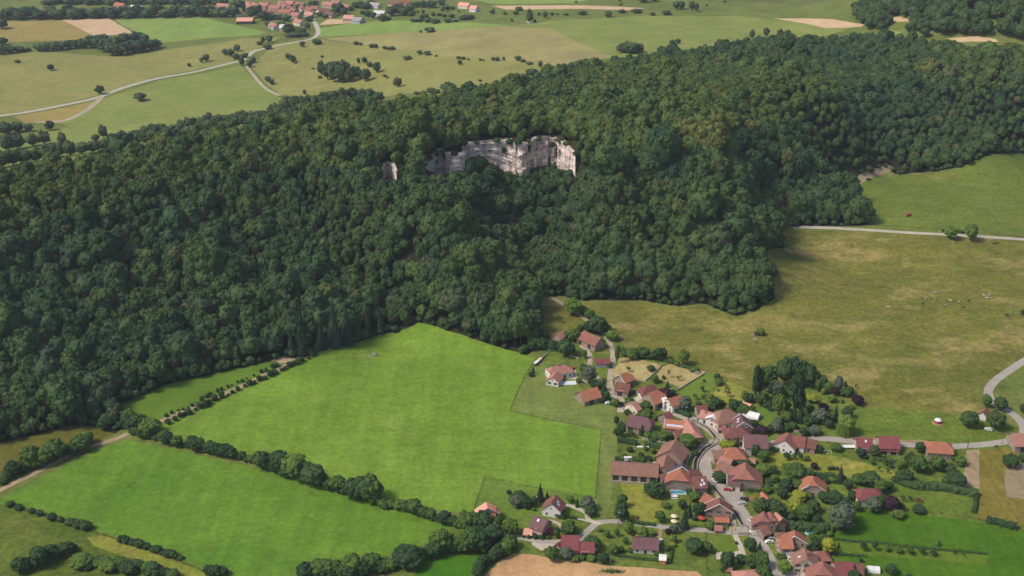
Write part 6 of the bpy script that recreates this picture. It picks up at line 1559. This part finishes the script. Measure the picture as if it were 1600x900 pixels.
for a in [('white car parked on the street beside the red-tiled pool farmhouse',1117,752,125,'white'),('red car beside the cream farmhouse on the street',1137,766,170,'red'),('dark car in the yard below the cream farmhouse',1163,781,150,'black'),('silver car at the street edge under the thicket',1160,788,165,'silver'),
          ('white van nearest the red-roofed stone farmhouse, upper one',1175.5,816,118,'white',True),('white van just below another white van on the street',1179,823,118,'silver',True),('white car at the lower lane junction',1176.5,834,150,'white'),('white car in the yard left of the cream shuttered house',1202,848,10,'white'),
          ('second pale car beside the cream shuttered house',1205,843,10,'silver'),('white car on the upper street in front of the long orange barn',1022,632.5,160,'white'),('white car at the meadow edge by the top yard',951,631.5,10,'white'),('white car right of another near the top yard',960,630.5,10,'white'),
          ('dark car parked on grass below the white-trimmed corner house',987,616,40,'black'),('white car under the tree at the lane',1086,697,5,'white'),('second white car under the tree at the lane',1092,697.5,5,'white'),('red car in the gravel yard of the pool house',895,577.5,60,'red'),
          ('white car in the gravel yard of the pool house',890,578.5,60,'white'),('dark car leaving the forest on the short road',1357,281,30,'black'),('white caravan behind the long brown barn, right one',983,719.5,5,'white',True),('smaller white caravan behind the long brown barn',975.5,718.5,5,'white'),
          ('white car beside the dark wine-red barn wing',931,858,80,'white'),('white car beside the bungalow drive',1031,847,60,'white'),('white vehicle under the hedge in the right meadow',1544,672,150,'white'),('white car in front of the far village barn',342,28,0,'white'),('white camper beside the far bend pasture',826,36.5,5,'white',True),
          ('dark car below the purple-leaved tree',1250,692,10,'grey')]:
    car(*a)
# red hay wagon in the upper pasture, hay feeder in the green one
def cylinder(S, r0, r1, z0, z1, n=14, cx=0, cy=0):
    a = np.arange(n)*2*math.pi/n
    V = [(cx+r0*math.cos(q), cy+r0*math.sin(q), z0) for q in a]+[(cx+r1*math.cos(q), cy+r1*math.sin(q), z1) for q in a]
    S.add(V, [tuple(range(n-1,-1,-1)), tuple(range(n,2*n))]+[(i,(i+1)%n,n+(i+1)%n,n+i) for i in range(n)])
def thing(name, label, cat, px, py, parts, ang=0, group=None, dz=0):
    x, y, z, d = spot(px, py)
    e = bpy.data.objects.new(name, None); COL.objects.link(e); e.location = (x,y,z+dz); e.rotation_euler = (0,0,R(ang)); tag(e, label, cat, group)
    for nm, S, mt in parts:
        o = bpy.data.objects.new(nm, S.mesh(nm, mt)); COL.objects.link(o); o.parent = e
    return e
def B(*a):
    S = Shape()
    for q in a: box(S, *q)
    return S
M['redp'] = plain('red_paint', (.40,.06,.04), .6); M['rust'] = plain('rusty_red', (.30,.09,.06), .8); M['whitep'] = plain('white_plastic', (.74,.74,.73), .5)
M['tarp'] = plain('green_white_tarp', (.10,.34,.27), .6); M['poolw'] = plain('pool_water', (.06,.28,.38), .1, .5); M['poolc'] = plain('pale_pool_cover', (.62,.70,.70), .5); M['pink'] = plain('pink_cloth', (.80,.30,.26), .8)
M['pole'] = plain('weathered_pole', (.17,.145,.125), .9); M['steel'] = plain('grey_steel', (.30,.30,.31), .6); M['magenta'] = plain('red_awning_cloth', (.42,.03,.07), .8); M['cream_c'] = plain('cream_canvas', (.74,.62,.42), .8)
thing('hay_wagon', 'small red hay wagon alone in the smooth olive pasture', 'wagon', 1419, 338, [('bed',B((-2.2,2.2,-1,1,.7,1.0)),M['redp']),('load',B((-2,2,-.9,.9,1.001,2.3)),M['rust'])]+[('wheel',B((x-.35,x+.35,y-.1,y+.1,0,.7)),M['tyre']) for x in (-1.4,1.4) for y in (-.95,.95)], 20)
S1 = Shape(); cylinder(S1, 1.6, 1.6, .3, 1.9); S2 = Shape(); cylinder(S2, 2.0, 1.5, 1.91, 2.5); S3 = Shape(); cylinder(S3, 3.4, 3.3, .0, .12)
thing('hay_feeder', 'red round hay feeder with white cap in the green pasture', 'feeder', 1465, 661, [('ring',S1,M['redp']),('cap',S2,M['whitep']),('trodden_pad',S3,M['bank'])])
# cows: one continuous body grown over a skeleton
def cow_mesh():
    bm = bmesh.new(); L = bm.verts.layers.skin.verify() if hasattr(bm.verts.layers.skin,'verify') else None
    me = bpy.data.meshes.new('cow'); 
    J = {'hip':(-.8,0,1.15,.30),'mid':(-.1,0,1.08,.36),'chest':(.6,0,1.12,.33),'neck':(1.0,0,1.25,.19),'poll':(1.32,0,1.38,.14),'muz':(1.66,0,1.14,.09),
         'hkL':(-.82,.2,.72,.15),'hoL':(-.95,.2,.42,.085),'htL':(-.85,.2,.02,.065),'hkR':(-.78,-.2,.72,.15),'hoR':(-.9,-.2,.42,.085),'htR':(-.8,-.2,.02,.065),
         'fkL':(.62,.2,.70,.12),'foL':(.62,.2,.4,.075),'ftL':(.62,.2,.02,.06),'fkR':(.6,-.2,.70,.12),'foR':(.65,-.2,.4,.075),'ftR':(.62,-.2,.02,.06),'tl0':(-1.12,0,1.2,.05),'tl1':(-1.2,0,.65,.035),'erL':(1.3,.2,1.42,.05),'erR':(1.3,-.2,1.42,.05)}
    E = [('hip','mid'),('mid','chest'),('chest','neck'),('neck','poll'),('poll','muz'),('hip','hkL'),('hkL','hoL'),('hoL','htL'),('hip','hkR'),('hkR','hoR'),('hoR','htR'),('chest','fkL'),('fkL','foL'),('foL','ftL'),('chest','fkR'),('fkR','foR'),('foR','ftR'),('hip','tl0'),('tl0','tl1'),('poll','erL'),('poll','erR')]
    bm.free(); k = list(J); me.from_pydata([J[n][:3] for n in k], [(k.index(a),k.index(b)) for a,b in E], [])
    o = bpy.data.objects.new('cow_skeleton', me); COL.objects.link(o)
    md = o.modifiers.new('skin','SKIN'); 
    for i, n in enumerate(k):
        sv = me.skin_vertices[0].data[i]; sv.radius = (J[n][3],)*2; sv.use_root = (i == 0)
    o.modifiers.new('sub','SUBSURF').levels = 1
    dg = bpy.context.evaluated_depsgraph_get(); out = bpy.data.meshes.new_from_object(o.evaluated_get(dg))
    bpy.data.objects.remove(o); return out
M['cowhide'] = plain('creamy_cow_hide', (.52,.46,.38), .8); M['cowblack'] = plain('dark_cow_hide', (.035,.03,.028), .8)
COW = cow_mesh(); COW.materials.clear(); COW.materials.append(M['cowhide'])
def cow(label, px, py, dark=False, group='cattle grazing in the pastures', s=.98):
    x, y, z, d = spot(px, py)
    o = bpy.data.objects.new('cow', COW); COL.objects.link(o); o.location = (x,y,z); o.rotation_euler = (0,0,rng.uniform(0,6.28)); o.scale = (s,)*3
    if dark: o.material_slots[0].link = 'OBJECT'; o.material_slots[0].material = M['cowblack']
    tag(o, label, 'cow', group)
cw = sorted([(1388,481),(1446,468),(1461,470),(1461,458),(1476,479),(1485,471),(1498,473)])
for i, (a, b) in enumerate(cw): cow(f'{ordinal(i+1)} cream cow from the left in the dry pasture', a, b)
cw = sorted([(1537,463),(1545,463),(1541,467),(1546,467)])
for i, (a, b) in enumerate(cw): cow(f'{ordinal(i+1)} cream cow from the left in the close right-hand group', a, b)
for i, (a, b) in enumerate([(1442,476),(1505,481),(1513,471)]): cow(f'{ordinal(i+1)} dark cow from the left among the cream cattle', a, b, True)
for i, (a, b) in enumerate([(1553,382),(1558,381)]): cow(f'{"left" if i == 0 else "right"} one of the two black cows near the straight pale road', a, b, True)
cw = sorted([(271,84),(275,83),(279,84),(289,91),(293,90),(297,90),(302,89),(275,89)])
for i, (a, b) in enumerate(cw): cow(f'{ordinal(i+1)} white cow from the left on the far olive pasture', a, b, s=1.15)
cw = sorted([(414,119),(418,120),(423,121),(425,120)])
for i, (a, b) in enumerate(cw): cow(f'{ordinal(i+1)} white cow from the left by the far gravel track', a, b, s=1.15)
# pools, tunnels, garden things
thing('swimming_pool', 'long turquoise pool at the gable of the orange-roofed farmhouse', 'pool', 1059.5, 770, [('rim',B((-4.0,4.0,-1.9,-1.5,0,.45),(-4.0,4.0,1.5,1.9,0,.45),(-4.0,-3.6,-1.499,1.499,0,.45),(3.6,4.0,-1.499,1.499,0,.45)),M['whitep']),('water',B((-3.6,3.6,-1.5,1.5,0,.36)),M['poolw'])], 0)
thing('swimming_pool', 'pool under a pale cover on the lawn of the white pink-roofed house', 'pool', 887, 598.5, [('rim',B((-5.2,5.2,-2.4,-2.0,0,.14),(-5.2,5.2,2.0,2.4,0,.14),(-5.2,-4.8,-1.999,1.999,0,.14),(4.8,5.2,-1.999,1.999,0,.14)),M['board']),('cover',B((-4.8,4.8,-2,2,0,.10)),M['poolc'])], 4)
S1 = Shape(); cylinder(S1, 1.9, 1.9, 0, .7); S2 = Shape(); cylinder(S2, 1.75, 1.75, .701, .74)
thing('paddling_pool', 'small round pale blue pool behind the shuttered house', 'pool', 1264, 833, [('wall',S1,M['poolc']),('water',S2,M['poolw'])])
def tunnel(label, a, b, r, hgt=None, group=None):
    A = Vector(gxy(a)); Bq = Vector(gxy(b)); d = Bq-A; L = d.length; ang = math.atan2(d.y, d.x); c = (A+Bq)/2; z = tz(c.x, c.y)
    e = bpy.data.objects.new('greenhouse_tunnel', None); COL.objects.link(e); e.location = (c.x,c.y,z); e.rotation_euler = (0,0,ang); tag(e, label, 'greenhouse', group)
    S = Shape(); n = 12; m = max(2, int(L/2)); V = []
    for i in range(m+1):
        x = -L/2+L*i/m; rr = r*(1 if i % 1 == 0 else .97)
        for k in range(n+1):
            q = math.pi*k/n; V.append((x, rr*math.cos(q), (hgt or r)*math.sin(q)*1.0))
    F = [(i*(n+1)+k, i*(n+1)+k+1, (i+1)*(n+1)+k+1, (i+1)*(n+1)+k) for i in range(m) for k in range(n)]
    F += [tuple(range(n+1)), tuple(m*(n+1)+k for k in range(n,-1,-1))]
    S.add(V, F); o = bpy.data.objects.new('plastic_cover', S.mesh('plastic_cover', M['whitep'])); COL.objects.link(o); o.parent = e
    H = Shape()
    for i in range(m+1):
        x = -L/2+L*i/m
        for k in range(n):
            q0, q1 = math.pi*k/n, math.pi*(k+1)/n; R0, R1 = r+.005, r+.06; hh = (hgt or r)
            P = [(x+dx, R_*math.cos(q), (R_-r+hh)*math.sin(q)) for dx in (-.05,.05) for R_ in (R0,R1) for q in (q0,q1)]
            H.add(P, [(2,3,7,6),(0,2,6,4),(1,5,7,3),(0,1,3,2),(4,6,7,5)])
    o = bpy.data.objects.new('hoops', H.mesh('hoops', M['steel'])); COL.objects.link(o); o.parent = e
    Dd = B((L/2+.01,L/2+.05,-.7,.7,0,1.9)); o = bpy.data.objects.new('end_door', Dd.mesh('end_door', M['steel'])); COL.objects.link(o); o.parent = e
tunnel('long white plastic growing tunnel behind the purple-roofed house', (1156,645.5), (1187,654.5), 3.0)
tunnel('small white plastic tunnel at the bottom edge garden', (1354.5,891), (1374,892.5), 2.2)
thing('boat_tarp', 'green and white tarpaulin over a long heap beside the round tree', 'tarpaulin', 861.5, 547.5, [('cover',extrude_profile([(-3,0),(3,0),(2.4,.7),(1,1.05),(-1,1.1),(-2.4,.7)], 1.7),M['tarp']),('white_edge',B((-3.05,3.05,.86,.95,0,.5)),M['whitep'])], -14)
thing('timber_pile', 'long narrow timber pile under sheets at the meadow edge', 'wood pile', 845, 562, [('logs',B((-9,9,-.8,.8,0,1.1)),M['pole']),('white_sheet',B((-8.5,-3,-.95,.95,1.101,1.2)),M['whitep']),('pale_sheet',B((-2.5,.5,-.9,.9,1.101,1.18)),M['cream_c'])], 62)
S1 = Shape(); cylinder(S1, 1.9, .08, 1.9, 2.7, 8); S2 = Shape(); cylinder(S2, .05, .05, 0, 1.9, 6)
thing('parasol', 'pink sunshade under the dark conifer by the white house', 'parasol', 843.5, 781, [('canopy',S1,M['pink']),('pole',S2,M['steel'])])
S1 = Shape(); cylinder(S1, 1.9, .08, 1.9, 2.7, 8); S2 = Shape(); cylinder(S2, .05, .05, 0, 1.9, 6)
thing('parasol', 'red sunshade left of the white-trimmed stone gable house', 'parasol', 1096, 814, [('canopy',S1,M['redp']),('pole',S2,M['steel'])])
for lb, px, py in [('upper cream sunshade on the lawn beside the dark spruce',1053,811),('lower cream sunshade on the lawn beside the dark spruce',1053,819)]:
    S1 = Shape(); cylinder(S1, 1.7, .08, 1.8, 2.5, 8); S2 = Shape(); cylinder(S2, .05, .05, 0, 1.8, 6)
    thing('parasol', lb, 'parasol', px, py, [('canopy',S1,M['cream_c']),('pole',S2,M['steel'])])
thing('awning', 'dark red awning on posts beside the plum-roofed beige house', 'awning', 855, 834, [('cloth',B((-2.2,2.2,-1.6,1.6,2.3,2.4)),M['magenta'])]+[('post',B((x-.05,x+.05,y-.05,y+.05,0,2.299)),M['steel']) for x in (-2.1,2.1) for y in (-1.5,1.5)], -18)
thing('garden_table', 'white table and benches below the turquoise pool', 'table', 1053.5, 777, [('top',B((-1.6,1.6,-.9,.9,.70,.78)),M['whitep'])]+[('leg',B((x-.06,x+.06,y-.06,y+.06,0,.699)),M['whitep']) for x in (-1.4,1.4) for y in (-.7,.7)]+[('bench',B((-1.6,1.6,y-.2,y+.2,0,.45)),M['whitep']) for y in (-1.5,1.5)])
thing('seedling_bed', 'white cold frame in the hedged garden above the long barn', 'cold frame', 1004.5, 699.5, [('box',B((-3.2,3.2,-.7,.7,0,.6)),M['wallst']),('lid',B((-3.2,3.2,-.7,.7,.601,.68)),M['whitep'])])
thing('trampoline', 'pale garden swing frame in the garden behind the roadside row', 'swing', 1293, 710, [('frame',B((-2,-1.9,-.05,.05,0,2.2),(1.9,2,-.05,.05,0,2.2),(-2,2,-.05,.05,2.2,2.3)),M['whitep']),('seat',B((-.5,.5,-.25,.25,.5,.56)),M['whitep'])])
thing('trailer', 'white flat trailer beside the wine-red roadside barn', 'trailer', 1328, 699.5, [('bed',B((-4.5,4.5,-1.5,1.5,.7,.95)),M['whitep'])]+[('wheel',B((x-.35,x+.35,y-.12,y+.12,0,.69)),M['tyre']) for x in (-1,1) for y in (-1.3,1.3)])
thing('trailer', 'pale trailer behind the big garden thicket', 'trailer', 1287, 830, [('bed',B((-3.2,3.2,-1.2,1.2,.6,.8)),M['whitep'])]+[('wheel',B((x-.3,x+.3,y-.12,y+.12,0,.59)),M['tyre']) for x in (-1,1) for y in (-1,1)])
thing('solar_panels', 'rack of shiny panels beside the cream gable house', 'solar panels', 1275, 874, [('panel',B((-2.6,2.6,-3.4+i*1.75,-1.8+i*1.75,.9,1.0)),M['poolc']) for i in range(4)]+[('rail',B((x-.06,x+.06,-3.3,3.3,.4,.899)),M['steel']) for x in (-2,2)]+[('foot',B((x-.08,x+.08,y-.08,y+.08,0,.399)),M['steel']) for x in (-2,2) for y in (-3,3)], 10)
# rocks in the bright meadow and in the pasture
M['fieldstone'] = plaster('weathered_field_stone', (.33,.29,.25), (.22,.20,.17), .4)
def rock(label, px, py, w, h):
    x, y, z, d = spot(px, py); g = np.random.default_rng(int(px*7+py))
    v = IV3*np.array([w/2*g.uniform(.8,1.2), w/2*g.uniform(.7,1.1), h])*(1+wob(IV3*2, g, 1.6, .22))[:,None]
    o = mesh_obj('boulder', v, IF3, M['fieldstone']); o.location = (x,y,z); tag(o, label, 'rock')
rock('larger grey boulder in the bright meadow', 585, 555, 4.2, 1.3); rock('small pale stone above the meadow boulder', 574, 548, 1.6, .8); rock('flat stone beside the meadow boulder', 579, 556, 2.2, .5)
rock('grey stones below the lone pasture bush', 1180, 530, 3.6, .7); rock('brown stone heap left of the pasture bush', 1177, 524, 2.2, .8)
rock('pale pile in the second hay plot', 1089, 583, 4.0, 1.3); rock('white stone on the stone wall by the hay plot', 1070, 603, 1.4, 1.0)
# utility poles
def pole(label, px, py, h=9, arms=1, lamp=False):
    S = Shape(); cylinder(S, .16, .10, -.3, h, 8)
    parts = [('shaft',S,M['pole'])]
    if arms: parts.append(('crossarm',B(*[(-1.1,1.1,-.06,.06,h-.5-.7*i,h-.38-.7*i) for i in range(arms)]),M['pole']))
    if lamp: parts.append(('lamp_head',B((-.2,.9,-.16,.16,h-1.6,h-1.4)),M['whitep']))
    thing('utility_pole', label, 'pole', px, py, parts, rng.uniform(0,60))
for a in [('tall pole with lamp at the lower lane before the dark tree',966,823,9.5,1,True),('twin-topped pole at the street yard below the cream farmhouse',1161,784,10,2),('left pole at the lower bridge',1143,835,8,0,True),('right pole at the lower bridge',1169,838,8,0,True),('pole standing in the dark right meadow beside a tiny bush',1465,853,9,1),
          ('pole in the ripe wheat field with a weedy patch',953,893,10,2),('left pole at the right road verge',1511,702,7,1),('right pole at the right road verge',1565,694,7,1),('pole beside the white camper at the far pasture',810,36,10,1),('pole above the white-gabled roadside house',1233,675,6,1),('street pole beside the upper clipped hedge',1071,650,7,0,True),('lamp pole at the cream gable house',1249,903,7,0,True),
          ('thin pole in the tan hay plot corner',958,545,6,1),('pole at the sharp bend of the right road',1512,700,6,0)]:
    pole(*a)
x, y, z, d = spot(955, 893.5)
g_ = np.random.default_rng(4); n_ = 260
V_, F_ = quads(np.c_[g_.normal(0,2.6,n_), g_.normal(0,.7,n_), g_.uniform(.1,.8,n_)], np.tile([0,0,1.],(n_,1)), .35, g_)
me = bpy.data.meshes.new('weeds'); me.from_pydata(V_.tolist(), [], F_.tolist()); me.materials.append(LF['g'])
o = bpy.data.objects.new('weeds', me); COL.objects.link(o); o.location = (x,y,z); tag(o, 'green weedy patch round the pole in the wheat', 'weeds', None, 'stuff')
# far power of the sky: evening out with distance
HAZE = True
if HAZE:
    S = Shape(); box(S, -6400, 6400, -700, 9600, float(min(-6.0, VZ.min()-3)), 345)
    t = bpy.data.materials.new('haze'); t.use_nodes = True; nt = t.node_tree
    for n_ in list(nt.nodes):
        if n_.type == 'BSDF_PRINCIPLED': nt.nodes.remove(n_)
    pv = nt.nodes.new('ShaderNodeVolumePrincipled'); pv.inputs['Color'].default_value = (.80,.87,1.0,1); pv.inputs['Density'].default_value = .00006; pv.inputs['Anisotropy'].default_value = .2
    nt.links.new(pv.outputs[0], nt.nodes['Material Output'].inputs['Volume'])
    o = bpy.data.objects.new('haze', S.mesh('haze', t)); COL.objects.link(o); tag(o, 'thin bluish haze over the valley', 'haze', None, 'stuff')
